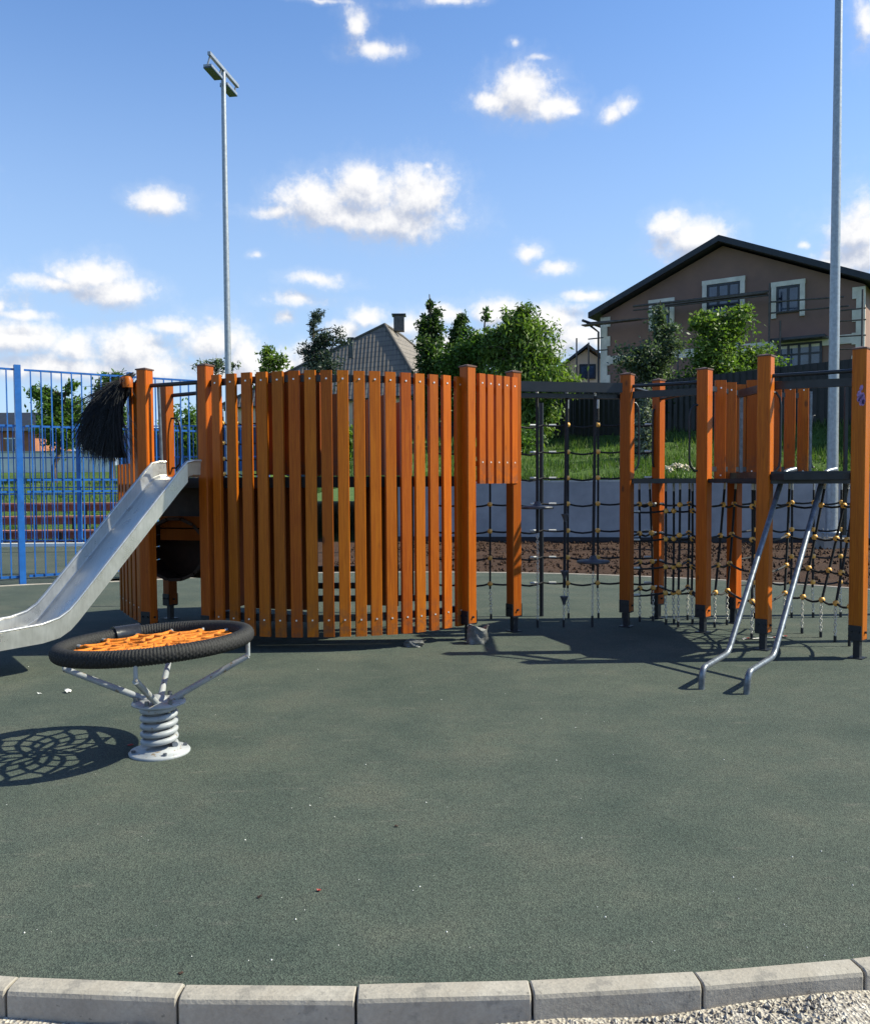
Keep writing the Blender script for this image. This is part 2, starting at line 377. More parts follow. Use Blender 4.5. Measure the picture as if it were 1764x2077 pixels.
def tag(o, label=None, cat=None, group=None, kind=None):
    if label: o['label'] = label
    if cat: o['category'] = cat
    if group: o['group'] = group
    if kind: o['kind'] = kind
    return o
def thing(name, loc, label, cat, group=None):
    o = bpy.data.objects.new(name, None); COL.objects.link(o); o.location = loc; o.empty_display_size = .1
    return tag(o, label, cat, group)
def place(me, name, parent, loc, rz=0.0, rot=None):     # part sharing mesh data; loc in world
    o = bpy.data.objects.new(name, me); COL.objects.link(o); o.parent = parent
    o.location = Vector(loc) - (wloc(parent) if parent else Vector((0, 0, 0)))
    o.rotation_euler = rot if rot else (0, 0, rz); return o
def single(mb, name, mat, label, cat, group=None, base=None):
    base = Vector(base) if base is not None else Vector((0, 0, 0))
    o = bpy.data.objects.new(name, mb.mesh(name, mat, base)); COL.objects.link(o); o.location = base
    return tag(o, label, cat, group)
def struct(mb, name, mat, kind='structure'):
    o = mb.build(name, mat); o['kind'] = kind; return o

# ------------------------------------------------------------------ ground
def wallY(x): return 23.2 - .16 * (x - 1)
def fenceY(x): return 36.0 if x < 3.6 else max(36 - 1.236 * (x - 3.6), 12.0)
def sst(x, a, b):
    t = min(1, max(0, (x - a) / (b - a))); return t * t * (3 - 2 * t)
def zt(x, y):
    yw = wallY(x)
    if y < yw: return -.10
    m = sst(x, -7, -2.2) if x < -2.0 else 1.0
    L = max(fenceY(x) - yw, 3.0); t = min((y - yw) / L, 1.0)
    ml = sst(-x, 3.5, 8)
    return -.10 + ml * (1.1 * sst(y, 24.8, 29) + .085 * min(max(y - 29, 0), 18)) + m * (1.58 + 1.75 * t ** .8) + .05 * m * mnoise.noise(Vector((x * .6, y * .6, 0)))
def spline(pts, n=14):
    out = []; m = len(pts)
    for i in range(m):
        p0, p1, p2, p3 = [Vector(pts[(i + k - 1) % m]) for k in range(4)]
        for j in range(n):
            t = j / n
            out.append(.5 * ((2 * p1) + (-p0 + p2) * t + (2 * p0 - 5 * p1 + 4 * p2 - p3) * t * t + (-p0 + 3 * p1 - 3 * p2 + p3) * t ** 3))
    return out
# front arc of the kerb: circle through three photo points
RC = 10.0; CX = -.28; CY = G(700, 2003).y + RC
def arcp(a, r=RC): return Vector((CX + r * sin(a), CY - r * cos(a)))
A0, A1 = -.26, .26
front = [arcp(A0 + (A1 - A0) * i / 24) for i in range(25)]
fp = [G(1757, 1197).xy, G(1290, 1170).xy, G(960, 1162).xy, G(600, 1164).xy, G(228, 1181).xy, G(0, 1190).xy]
rest = [front[-1], (5.2, 4.5), (7.0, 6.6), (7.6, 9.0)] + [tuple(p) for p in fp] + [(-9.3, 11.2), (-10.2, 8.4), (-8.6, 5.6), (-5.6, 3.9), front[0]]
sp = spline([tuple(p)[:2] + (0,) for p in rest], 10)
sp = [p for p in sp][:10 * (len(rest) - 1)]
outline = [Vector((p[0], p[1], 0)) for p in front[:-1]] + [Vector((p[0], p[1], 0)) for p in sp]
mb = MB(); mb.add([(p.x, p.y, 0) for p in outline], [tuple(range(len(outline)))]); 
mb.add([(p.x, p.y, 0) for p in outline] + [(p.x, p.y, -.08) for p in outline], [(i, (i + 1) % len(outline), len(outline) + (i + 1) % len(outline), len(outline) + i) for i in range(len(outline))])
struct(mb, 'rubber_surface', rubber)
mb = MB(); mb.add([(-900, -900, -.10), (900, -900, -.10), (900, 900, -.10), (-900, 900, -.10)], [(0, 1, 2, 3)])
struct(mb, 'ground', turf)
mb = MB()                                              # gravel outside the kerb, near the viewer
n = 60; vs = []
for j in range(13):
    for i in range(n + 1):
        x = -9 + 18 * i / n; y0 = -3.0; y1 = CY - sqrt(max(RC ** 2 - (x - CX) ** 2, 1)) + .3
        t = j / 12; y = y0 + (min(y1, 6) - y0) * t
        h = .028 * mnoise.noise(Vector((x * 3, y * 3, 1))) + .012 * mnoise.noise(Vector((x * 17, y * 17, 4)))
        vs.append((x, y, -.082 + h + .035 * sst(x, -.4, 1.6)))
mb.add(vs, [(j * (n + 1) + i, j * (n + 1) + i + 1, (j + 1) * (n + 1) + i + 1, (j + 1) * (n + 1) + i) for j in range(12) for i in range(n)], True)
struct(mb, 'gravel_path', gravel)
mb = MB(); rnd = random.Random(3)                      # loose stones on the gravel
for _ in range(5200):
    x = rnd.uniform(-1.9, 1.9); yk = CY - sqrt((RC + .09) ** 2 - (x - CX) ** 2); y = yk - abs(rnd.gauss(0, .14)) - .004
    r = rnd.choice((.002, .003, .004, .006, .010)) * rnd.uniform(.7, 1.3)
    if x < .2 and rnd.random() < .5: continue
    z = -.082 + .028 * mnoise.noise(Vector((x * 3, y * 3, 1))) + .035 * sst(x, -.4, 1.6)
    vs = [(x + r * rnd.uniform(.6, 1.3) * sx, y + r * rnd.uniform(.6, 1.3) * sy, z + r * sz * rnd.uniform(.6, 1)) for sx, sy, sz in ((1, 0, 0), (0, 1, 0), (-1, 0, 0), (0, -1, 0), (0, 0, 1.1), (0, 0, -1))]
    mb.add(vs, [(0, 1, 4), (1, 2, 4), (2, 3, 4), (3, 0, 4), (1, 0, 5), (2, 1, 5), (3, 2, 5), (0, 3, 5)])
tag(struct(mb, 'loose_gravel', gravel, 'stuff'), 'loose pale stone chips lying against the front kerb', 'gravel')

# kerb: individual stones in front
def kerb_prof():                                       # (radial outwards, z)
    return [(0.0, -.25), (0.0, .004), (.010, .012), (.064, .012), (.076, .006), (.080, -.006), (.080, -.25)]
def kerb_run(mb, pts, flip=1):
    pr = kerb_prof(); m = len(pts); vs = []
    for i, p in enumerate(pts):
        d = (pts[min(i + 1, m - 1)] - pts[max(i - 1, 0)]); d.normalize(); nrm = Vector((d.y, -d.x, 0)) * flip
        for (r, z) in pr: vs.append(Vector((p.x, p.y, 0)) + nrm * r + Vector((0, 0, z)))
    k = len(pr); fs = [(i * k + j, i * k + j + 1, (i + 1) * k + j + 1, (i + 1) * k + j) for i in range(m - 1) for j in range(k - 1)]
    fs += [tuple(range(k)), tuple(range((m - 1) * k, m * k))[::-1]]
    mb.add(vs, fs)
joints = [18, 363, 722, 1078, 1420, 1745]
ja = []
for jx in joints:                                      # angle of each joint on the arc (outer lip)
    a = 0
    for _ in range(20):
        p = arcp(a, RC + .06); r = ray(jx, 2015); a += ((r.x / r.y) * p.y - p.x) / RC
    ja.append(a)
st = ja[3] - ja[2]
ja = [A0] + [ja[0] - st] + ja + [ja[-1] + st, A1]
klab = ['grey concrete kerb stone beyond the left edge of the front row', 'sliver of the leftmost grey concrete kerb stone cut off by the photo edge',
 'grey concrete kerb stone with dark chips on its face, first full one from the left', 'grey concrete kerb stone, second full one from the left in the front row',
 'middle grey concrete kerb stone of the front row, third full one from the left', 'grey concrete kerb stone touching the pale gravel, fourth full one from the left',
 'grey concrete kerb stone at the right with gravel heaped in front, fifth full one', 'rightmost grey concrete kerb stone, cut off by the photo edge', 'grey concrete kerb stone beyond the right edge of the front row']
rk = random.Random(5)
for i in range(len(ja) - 1):
    a, b = ja[i] + .00022, ja[i + 1] - .00022
    mb = MB(); p0 = arcp(a); p1 = arcp(b); d = p1 - p0
    q0 = Vector((p0.x, p0.y, 0)); q1 = Vector((p1.x, p1.y, 0)); dd = (q1 - q0).normalized()
    ins = .004; out = Vector((dd.y, -dd.x, 0))
    pts = [q0, q0 + dd * ins, q1 - dd * ins, q1]
    pr = kerb_prof(); vs = []
    for t, q in enumerate(pts):
        sh = .003 if t in (0, 3) else 0
        for (r, z) in pr: vs.append(q + out * (r - (sh if r > .05 else 0)) + Vector((0, 0, z - (sh if z > -.1 else 0))))
    k = len(pr); fs = [(u * k + j, (u + 1) * k + j, (u + 1) * k + j + 1, u * k + j + 1) for u in range(3) for j in range(k - 1)]
    fs += [tuple(range(k)), tuple(range(3 * k, 4 * k))[::-1]]
    mb.add(vs, fs); off = rk.uniform(-.003, .003)
    o = single(mb, 'kerb_stone', conc, klab[i], 'kerb stone', 'kerb stones along the front edge', base=(p0.x, p0.y, 0))
    o.location.z += off; o.rotation_euler.x = rk.uniform(-.004, .004)
mb = MB(); kerb_run(mb, [Vector((p[0], p[1], 0)) for p in sp] + [outline[0]], 1)
struct(mb, 'kerb_strip', conc)

# soil bed between the far kerb and the wall
mb = MB(); nx, ny = 90, 40; vs = []
for j in range(ny + 1):
    for i in range(nx + 1):
        x = -8 + 26 * i / nx; y = 9 + (wallY(x) + .05 - 9) * j / ny
        h = .05 * mnoise.noise(Vector((x * 1.2, y * 1.2, 3))) + .03 * mnoise.noise(Vector((x * 4, y * 4, 3)))
        vs.append((x, y, -.055 + h * sst(y, 12, 15)))
mb.add(vs, [(j * (nx + 1) + i, j * (nx + 1) + i + 1, (j + 1) * (nx + 1) + i + 1, (j + 1) * (nx + 1) + i) for j in range(ny) for i in range(nx)], True)
struct(mb, 'soil_bed', soil)
mb = MB(); rnd = random.Random(8)
for _ in range(5000):
    x = rnd.uniform(-2, 11); y = rnd.uniform(12.2, wallY(x) - .1); r = rnd.choice((.015, .02, .03, .045)) * rnd.uniform(.7, 1.2)
    vs = [(x + r * rnd.uniform(.6, 1.3) * sx, y + r * rnd.uniform(.6, 1.3) * sy, -.04 + r * sz * rnd.uniform(.6, 1)) for sx, sy, sz in ((1, 0, 0), (0, 1, 0), (-1, 0, 0), (0, -1, 0), (0, 0, 1.2), (0, 0, -1))]
    if y < 14.8 and (x / 7.8) ** 2 + ((y - 8.6) / 6.2) ** 2 < 1.02: continue
    mb.add(vs, [(0, 1, 4), (1, 2, 4), (2, 3, 4), (3, 0, 4), (1, 0, 5), (2, 1, 5), (3, 2, 5), (0, 3, 5)])
tag(struct(mb, 'soil_clods', soil, 'stuff'), 'brown clods of soil scattered over the bare bed', 'soil')

# grass bank behind the wall
mb = MB(); nx, ny = 200, 60; vs = []
for j in range(ny + 1):
    for i in range(nx + 1):
        x = -48 + 99 * (i / nx); t = (j / ny) ** 1.5; y = wallY(max(x, -9)) + .16 + (75 - wallY(max(x, -9))) * t
        vs.append((x, y, zt(x, y) + (-.0 if j else -.1)))
mb.add(vs, [(j * (nx + 1) + i, j * (nx + 1) + i + 1, (j + 1) * (nx + 1) + i + 1, (j + 1) * (nx + 1) + i) for j in range(ny) for i in range(nx)], True)
struct(mb, 'grass_bank', turf)
mb = MB(); rnd = random.Random(21)
for _ in range(34000):
    x = rnd.uniform(-18, 15) if _ % 3 else rnd.uniform(0, 14); yw = wallY(max(x, -9)); y = yw + .18 + (fenceY(x) - yw) * rnd.random() ** 1.5
    if y < yw: continue
    cl = mnoise.noise(Vector((x * .9, y * .9, 5)))
    if cl < -.25 and rnd.random() < .7: continue
    h = rnd.uniform(.08, .24) * (1 + cl * .8); z = zt(x, y) - .02; a = rnd.uniform(0, pi); w = .018
    lx, ly = rnd.gauss(0, .05), rnd.gauss(0, .05)
    mb.add([(x - w * cos(a), y - w * sin(a), z), (x + w * cos(a), y + w * sin(a), z), (x + lx, y + ly, z + h)], [(0, 1, 2)])
tag(struct(mb, 'grass', bladem, 'stuff'), 'bright green grass growing on the bank above the grey wall', 'grass')

# retaining wall
t = thing('retaining_wall', (2, wallY(2), 0), 'long blue-grey painted retaining wall holding the grass bank', 'wall')
mb = MB(); mb.bar((-2.0, wallY(-2), .70), (20, wallY(20), .70), .25, 1.66); mb.build('wall_face', wallc, t)
mb = MB(); rr = random.Random(2); 
for i in range(44):
    x0 = -2 + i * .5; x1 = x0 + .5
    mb.bar((x0, wallY(x0), 1.533 + rr.uniform(-.004, .01)), (x1 - .006, wallY(x1), 1.533 + rr.uniform(-.004, .01)), .262, .05)
mb.build('coping', wallt, t)
mb = MB(); mb.bar((-2.0, wallY(-2) - .16, .02), (20, wallY(20) - .16, .02), .06, .12); mb.build('wall_plinth', dark, t)

# court surface behind the blue fence
mb = MB(); mb.add([(-30, 12.9, -.012), (-6.9, 12.9, -.012), (-3.6, 15.6, -.012), (-3.6, 21.6, -.012), (-30, 21.6, -.012)], [(0, 1, 2, 3, 4)])
struct(mb, 'court_surface', rubber)
mb = MB(); mb.bar((-30, 21.7, .0), (-3.6, 21.7, .0), .18, .14); struct(mb, 'court_kerb', whitew)

# ------------------------------------------------------------------ blue fence
def blue_fence(name, pts, H, label, npost, bar=.14, seeds=0, feet=-.05):
    t = thing(name, (pts[0][0], pts[0][1], 0), label, 'fence')
    for (a, b), n in zip(zip(pts[:-1], pts[1:]), npost):
        a = Vector((a[0], a[1], 0)); b = Vector((b[0], b[1], 0)); d = (b - a) / n
        for i in range(n + 1):
            if i == 0 and (a != Vector((pts[0][0], pts[0][1], 0)) or len(pts) == 3): continue
            p = a + d * i; mb = MB(); mb.box((p.x, p.y, (H + .05) / 2 + feet / 2), (.09, .09, H + .05 - feet), atan2(d.y, d.x)); mb.build('fence_post', blue_m, t)
        for i in range(n):
            p = a + d * i; q = p + d; L = d.length; k = max(2, int(L / bar)); mb = MB()
            e = d.normalized() * .05
            for zz, hh in ((H - .02, .03), (H * .735, .03), (H * .485, .03), (H * .43, .03), (.12, .035)):
                mb.bar(p + e + Vector((0, 0, zz)), q - e + Vector((0, 0, zz)), .03, hh)
            for j in range(1, k):
                c = p + d * (j / k); mb.box((c.x - .0, c.y - .028, H / 2 + .04), (.018, .018, H - .12), atan2(d.y, d.x))
            mb.build('bar_panel', blue_m, t)
    return t
fa = G(46, 1185).xy; fd = Vector((.81, .587)).normalized()
fpos = lambda px: [p for p in [fa + fd * s / 50 for s in range(-400, 700)] if True]
def onfence(px):
    best = min(fpos(px), key=lambda p: abs(p.x / p.y - ray(px, 1000).x / ray(px, 1000).y)); return best
P1 = onfence(267); P2 = onfence(420)
Pm = fa - (P1 - fa).normalized() * 2.4
blue_fence('blue_fence', [tuple(Pm), tuple(fa)], 3.32, 'tall blue metal bar fence panel at the left edge of the photo', [1])
blue_fence('blue_fence', [tuple(fa + (P1 - fa).normalized() * .05), tuple(P1), tuple(P2)], 3.32, 'tall blue metal bar fence running right from the bright blue post behind the slide', [1, 1])
blue_fence('blue_fence', [(-24, 21.95), (-13.0, 21.95), (-8.95, 21.95), (-4.2, 21.95)], 3.0, 'far blue bar fence standing beyond the court in front of the benches', [4, 2, 2], .13)
# bleachers
mb = MB(); mb.add([(-34, 21.8, -.085), (-3.0, 21.8, -.085), (-3.0, 25.2, -.085), (-34, 25.2, -.085)], [(0, 1, 2, 3)]); struct(mb, 'dirt_strip', soil)
t = thing('bleacher', (-11, 23, 0), 'red-brown wooden bench rows stepping up beyond the far blue fence', 'bleacher')
for k in range(3):
    y = 22.9 + .85 * k; z = .30 + .34 * k
    for j in range(2):
        mb = MB(); mb.box((-13.5, y + .2 * j, z), (10.5, .17, .05)); mb.build('bench_plank', bleach, t)
    mb = MB(); mb.box((-13.5, y + .36, z - .12), (10.5, .03, .20)); mb.build('riser_board', bleach, t)
for i in range(8):
    x = -18.6 + i * 1.45
    for k in range(3): mb = MB(); mb.bar((x, 23.0 + .85 * k, -.1), (x, 23.0 + .85 * k, .27 + .34 * k), .06, .06); mb.build('support_leg', dark, t)
# ------------------------------------------------------------------ play fort (left, slatted)
def post_unit(parent, x, y, rz, H=2.66, w=.115, foot=.17, name='post'):
    mb = MB(); mb.cbox(w, w, foot, H - .012, .008)
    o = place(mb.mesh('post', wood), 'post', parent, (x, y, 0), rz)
    c = MB(); a = w / 2 + .006; c.add([(-a, -a, H - .012), (a, -a, H - .012), (a, a, H - .012), (-a, a, H - .012), (-a, -a, H), (a, -a, H), (a, a, H), (-a, a, H), (0, 0, H + .018)],
          [(0, 3, 2, 1), (0, 1, 5, 4), (1, 2, 6, 5), (2, 3, 7, 6), (3, 0, 4, 7), (4, 5, 8), (5, 6, 8), (6, 7, 8), (7, 4, 8)])
    q = bpy.data.objects.new('post_cap', c.mesh('post_cap', capm)); COL.objects.link(q); q.parent = o
    f_ = MB(); f_.box((0, 0, .075), (.055, .055, .17)); f_.box((0, -w / 2 - .004, foot + .055), (w * .92, .008, .13)); f_.box((0, w / 2 + .004, foot + .055), (w * .92, .008, .13)); f_.box((0, 0, foot - .008), (w * .98, w * .98, .016))
    f_.box((0, 0, .004), (.12, .12, .012))
    for sx in (-1, 1): f_.tube([(sx * .03, -w / 2 - .008, foot + .07), (sx * .03, -w / 2 - .02, foot + .07)], .010, 6)
    f_.tube([(w / 2, 0, foot + .06), (w / 2 + .016, 0, foot + .06)], .011, 6)
    q = bpy.data.objects.new('post_foot', f_.mesh('post_foot', dark)); COL.objects.link(q); q.parent = o
    return o
capm = plain('brown_post_cap', (.10, .045, .025), .5, 0, .15, 20)
def prot(x, y, phi):                                   # post turned so its right face shows by phi degrees
    return -atan2(x, y) + radians(-phi) if False else -(atan2(x, y)) - radians(phi) * 1.0 + 0.0
def screw_mesh():
    mb = MB(); mb.tube([(0, 0.002, 0), (0, -.004, 0)], .0085, 8); return mb.mesh('screw', screw_m)
SCREW = screw_mesh()
def slat_mesh(L, w=.102, d=.04):
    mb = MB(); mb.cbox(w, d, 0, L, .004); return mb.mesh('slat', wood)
def slat(parent, me, x, y, z, rz, zs, d=.04):
    o = place(me, 'slat', parent, (x, y, z), rz)
    for k in zs:
        s_ = bpy.data.objects.new('screw', SCREW); COL.objects.link(s_); s_.parent = o; s_.location = (0, -d / 2 - .001, k)
    return o
FC = Vector((-1.08, 9.72)); FR = 1.82
fort = thing('slatted_play_fort', (-1.08, 9.7, 0), 'large rounded play fort walled with upright orange-brown slats, beside the steel slide', 'play tower')
LP = Vector((AD(416, 740, 8.28).x, 8.28)); RP = Vector((AD(948, 745, 8.46).x, 8.46))
p293 = Vector((AD(293, 750, 8.55).x, 8.55)); p335 = Vector((AD(337, 782, 9.9).x, 9.9)); p1042 = Vector((AD(1041, 750, 8.92).x, 8.92))
for p, phi in ((LP, 45), (RP, 46), (p293, 40), (p335, 52), (p1042, 50)):
    # front face normal points at the camera, then turned to show the right (sunny) face
    az = atan2(p.x, p.y); rz = -az - radians(phi)
    post_unit(fort, p.x, p.y, rz, H=2.66)
SL = slat_mesh(2.42)
rs = random.Random(4)
# 17 slats of the curved wall: photo x of each slat's middle at the top
sx = [181, 285, 391, 497, 607, 720, 831, 944, 1057, 1170]
sx = [(420 + a / 3.1475) * .91875 for a in sx] + [(760 + a / 3.1475) * .91875 for a in (208, 315, 421, 517, 613, 704, 792)]
angs = []
for px in sx:
    r = ray(px, 760); k = r.x / r.y
    # intersect ray (x = k y) with the front of the circle
    A_ = 1 + k * k; B_ = -2 * (k * FC.x + FC.y); C_ = FC.x ** 2 + FC.y ** 2 - FR * FR
    D_ = B_ * B_ - 4 * A_ * C_; y = (-B_ - sqrt(max(D_, 0))) / (2 * A_); x = k * y
    th = atan2(x - FC.x, -(y - FC.y)); angs.append(th)
    slat(fort, SL, x, y, .135 + rs.uniform(-.003, .003), th, (.155, 2.345))
def arc_rail(z, r, w, h, a0, a1, name, mat, n=30):
    mb = MB(); ring = []
    for i in range(n + 1):
        a = a0 + (a1 - a0) * i / n
        for (dr, dz) in ((-w / 2, -h / 2), (w / 2, -h / 2), (w / 2, h / 2), (-w / 2, h / 2)):
            ring.append((FC.x + (r + dr) * sin(a), FC.y - (r + dr) * cos(a), z + dz))
    fs = [(i * 4 + k, i * 4 + (k + 1) % 4, (i + 1) * 4 + (k + 1) % 4, (i + 1) * 4 + k) for i in range(n) for k in range(4)] + [(3, 2, 1, 0), (4 * n, 4 * n + 1, 4 * n + 2, 4 * n + 3)]
    mb.add(ring, fs); return mb.build(name, mat, fort)
arc_rail(2.49, FR - .048, .045, .06, angs[0] - .06, angs[-1] + .06, 'rail', dark)
arc_rail(.30, FR - .048, .045, .06, angs[0] - .06, angs[-1] + .06, 'rail', dark)
# deck
mb = MB(); poly = [(FC.x + (FR - .08) * sin(a), FC.y - (FR - .08) * cos(a)) for a in [angs[0] + (angs[-1] - angs[0]) * i / 20 for i in range(21)]]
poly += [(.35, 9.0), (.1, 10.4), (-1.0, 10.9), (-2.2, 10.7), (-3.25, 10.0), (-2.95, 8.75)]
mb.prism(poly, 1.50, 1.60); mb.build('deck', dkplate, fort)
# straight short panel between the right posts
mb = MB(); mb.bar((RP.x + .06, RP.y + .06, 2.45), (p1042.x - .05, p1042.y + .0, 2.45), .04, .06); mb.build('rail', dark, fort)
mb = MB(); mb.bar((RP.x + .06, RP.y + .06, 1.72), (p1042.x - .05, p1042.y + .0, 1.72), .04, .05); mb.build('rail', dark, fort)
S2 = slat_mesh(1.07, .088, .045)
d2 = (p1042 - RP); 
for px in (977, 995, 1012, 1029):
    pass
for i, px in enumerate([(760 + a / 3.1475) * .91875 for a in (933, 990, 1047, 1103, 1157)]):
    r = ray(px, 800); k = r.x / r.y; t_ = (k * (RP.y) - RP.x) / (d2.x - k * d2.y); q = RP + d2 * t_ + Vector((.02, -.035))
    slat(fort, S2, q.x, q.y, 1.525, radians(42), (.21, .98))
# inner panels above the deck
def ipanel(px0, px1, Y0, Y1, z0, z1, n, mat=None, w=None, gap=.0):
    for i in range(n):
        u = (i + .5) / n; px = px0 + (px1 - px0) * u; Y = Y0 + (Y1 - Y0) * u
        a = AD(px, 850, Y); b0 = AD(px0, 850, Y0); b1 = AD(px1, 850, Y1); L = (b1 - b0).xy.length / n
        th = atan2(b1.y - b0.y, b1.x - b0.x)
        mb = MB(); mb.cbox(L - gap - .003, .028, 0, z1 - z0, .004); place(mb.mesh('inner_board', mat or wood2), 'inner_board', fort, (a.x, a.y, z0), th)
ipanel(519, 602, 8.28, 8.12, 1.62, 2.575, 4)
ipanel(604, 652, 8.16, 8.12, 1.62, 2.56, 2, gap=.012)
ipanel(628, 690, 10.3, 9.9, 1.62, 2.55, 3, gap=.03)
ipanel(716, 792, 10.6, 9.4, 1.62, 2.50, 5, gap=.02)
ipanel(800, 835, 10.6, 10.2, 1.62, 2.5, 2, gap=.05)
# dark crawl room under the deck
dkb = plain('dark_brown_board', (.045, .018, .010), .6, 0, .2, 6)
def board_wall(px0, Y0, px1, Y1, z0, z1, name='room_wall', m=None):
    a = AD(px0, 1000, Y0); b = AD(px1, 1000, Y1); mb = MB(); mb.bar((a.x, a.y, (z0 + z1) / 2), (b.x, b.y, (z0 + z1) / 2), .03, z1 - z0); mb.build(name, m or dkb, fort)
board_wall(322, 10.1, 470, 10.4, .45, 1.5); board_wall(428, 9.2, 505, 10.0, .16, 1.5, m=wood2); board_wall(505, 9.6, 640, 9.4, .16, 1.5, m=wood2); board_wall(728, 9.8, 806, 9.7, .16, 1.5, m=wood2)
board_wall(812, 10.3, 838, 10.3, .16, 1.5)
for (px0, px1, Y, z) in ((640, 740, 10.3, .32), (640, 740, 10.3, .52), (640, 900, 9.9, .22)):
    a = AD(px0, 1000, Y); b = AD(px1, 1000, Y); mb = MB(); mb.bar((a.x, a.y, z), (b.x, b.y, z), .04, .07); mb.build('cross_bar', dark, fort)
# wooden crawl tunnel under the slide deck
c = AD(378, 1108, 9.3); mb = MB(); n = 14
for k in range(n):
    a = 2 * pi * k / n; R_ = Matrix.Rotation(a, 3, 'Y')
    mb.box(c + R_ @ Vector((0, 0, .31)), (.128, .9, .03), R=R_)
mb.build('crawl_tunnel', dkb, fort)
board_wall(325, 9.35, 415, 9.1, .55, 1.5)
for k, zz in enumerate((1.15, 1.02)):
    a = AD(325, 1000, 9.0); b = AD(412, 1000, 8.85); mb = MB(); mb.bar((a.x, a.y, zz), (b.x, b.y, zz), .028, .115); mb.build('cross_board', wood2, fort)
# curved slat wall left of the slide
LW = []
for i in range(7):
    s = i / 6; x = p293.x - .05 - .62 * s ** .9; y = p293.y + .10 + 1.02 * s; LW.append((x, y, s))
for i, (x, y, s) in enumerate(LW):
    th = -radians(50 + 14 * s)
    if i < 3: slat(fort, SL, x, y, .135, th, (.155,))
    else:
        me = slat_mesh(1.62); slat(fort, me, x, y, .135, th, (.155,))
for zz in (.30, 1.55, 2.45):
    mb = MB()
    for (x0, y0, s0), (x1, y1, s1) in zip(LW[:-1], LW[1:]):
        if zz > 2 and s0 > .4: continue
        mb.bar((x0 + .03, y0 + .03, zz), (x1 + .03, y1 + .03, zz), .03, .055)
    mb.build('rail', dark, fort)
# rounded log ends over those slats
a = AD(252, 772, 8.75)
for dx in (0, .10): 
    mb = MB(); mb.tube([(a.x + dx * .5, a.y - dx * .5, 2.50), (a.x + dx * .5, a.y - dx * .5, 2.585), (a.x + dx * .5, a.y - dx * .5, 2.61)], [.05, .05, .03], 12); mb.build('log_cap', wood, fort)
# black thatch hood
mb = MB(); rt = random.Random(11)
def hood(u, v):                                        # u along the rim, v from top (0) to hem (1)
    top = Vector((-3.00, 8.78, 2.66)).lerp(Vector((-3.36, 9.5, 2.62)), u)
    c0 = AD(160, 905, 9.5); c1 = AD(243, 935, 8.62); c2 = AD(190, 930, 8.8)
    hem = c1 * (1 - u) ** 2 + c2 * 2 * u * (1 - u) + c0 * u * u
    p = top.lerp(hem, v); p.z += .13 * sin(pi * min(v * 1.05, 1)); out = Vector((-.7, -.5, 0)) * .10 * sin(pi * v) ; return p + out
vs = []; nu, nv = 24, 12
for i in range(nu + 1):
    for j in range(nv + 1):
        p = hood(i / nu, j / nv * .93); vs.append(p + Vector((rt.gauss(0, .008), rt.gauss(0, .008), rt.gauss(0, .008))))
mb.add(vs, [(i * (nv + 1) + j, (i + 1) * (nv + 1) + j, (i + 1) * (nv + 1) + j + 1, i * (nv + 1) + j + 1) for i in range(nu) for j in range(nv)], True)
vs2 = [v + Vector((.05, .03, -.05)) for v in vs]
mb.add(vs2, [(i * (nv + 1) + j, i * (nv + 1) + j + 1, (i + 1) * (nv + 1) + j + 1, (i + 1) * (nv + 1) + j) for i in range(nu) for j in range(nv)], True)
for _ in range(4200):
    u = rt.random(); v0 = rt.uniform(0, .8); v1 = min(v0 + rt.uniform(.2, .4), 1.0 + rt.uniform(-.04, .08)); j = Vector((rt.gauss(0, .03), rt.gauss(0, .03), rt.gauss(0, .02))) * (2.0 if rt.random() < .12 else 1)
    a = hood(u, v0) + j * .5; m_ = hood(u, (v0 + v1) / 2) + j * .8 + Vector((0, 0, .01)); b = hood(u, v1) + j * 1.6
    mb.tube([a, m_, b], [.0032, .0032, .001], 3, cap=False)
o = mb.build('thatch_hood', thatch_m, fort); tag(o, 'black bristly thatch hood on the left end of the fort')
# rails, bars and handles at the slide opening
def rod(parent, pts, r, name='rail', mat=None, n=8): mb = MB(); mb.tube(pts, r, n); return mb.build(name, mat or dark, parent)
a = Vector((p293.x + .05, p293.y, 2.50)); b = Vector((LP.x - .05, LP.y, 2.50))
rod(fort, [a, b], .020)
rod(fort, [Vector((p293.x + .14, p293.y - .02, 2.49)), Vector((p293.x + .16, p293.y - .02, 1.60))], .016, 'upright_bar', tube_m)
rod(fort, [Vector((LP.x - .08, LP.y + .02, 2.49)), Vector((LP.x - .08, LP.y + .02, 1.60))], .018, 'upright_bar')
rod(fort, [AD(350, 802, 9.9), AD(402, 797, 9.7)], .022)
def handle(parent, foot, d, z0, z1, out=.09, r=.011):     # bent grab handle on a post side
    d = Vector((d[0], d[1], 0)).normalized(); f0 = Vector((foot[0], foot[1], 0)) + d * .055
    zm = [(0, z1), (.5, z1 + .0), (.9, z1 - .05), (1, z1 - .12), (1, z0 + .12), (.9, z0 + .05), (.5, z0), (0, z0)]
    rod(parent, [f0 + d * out * k + Vector((0, 0, z)) for k, z in zm], r, 'grab_handle')
handle(fort, p335, (.9, -.3), 1.72, 2.28, .12)
handle(fort, LP, (-.2, 1), 1.7, 2.2)

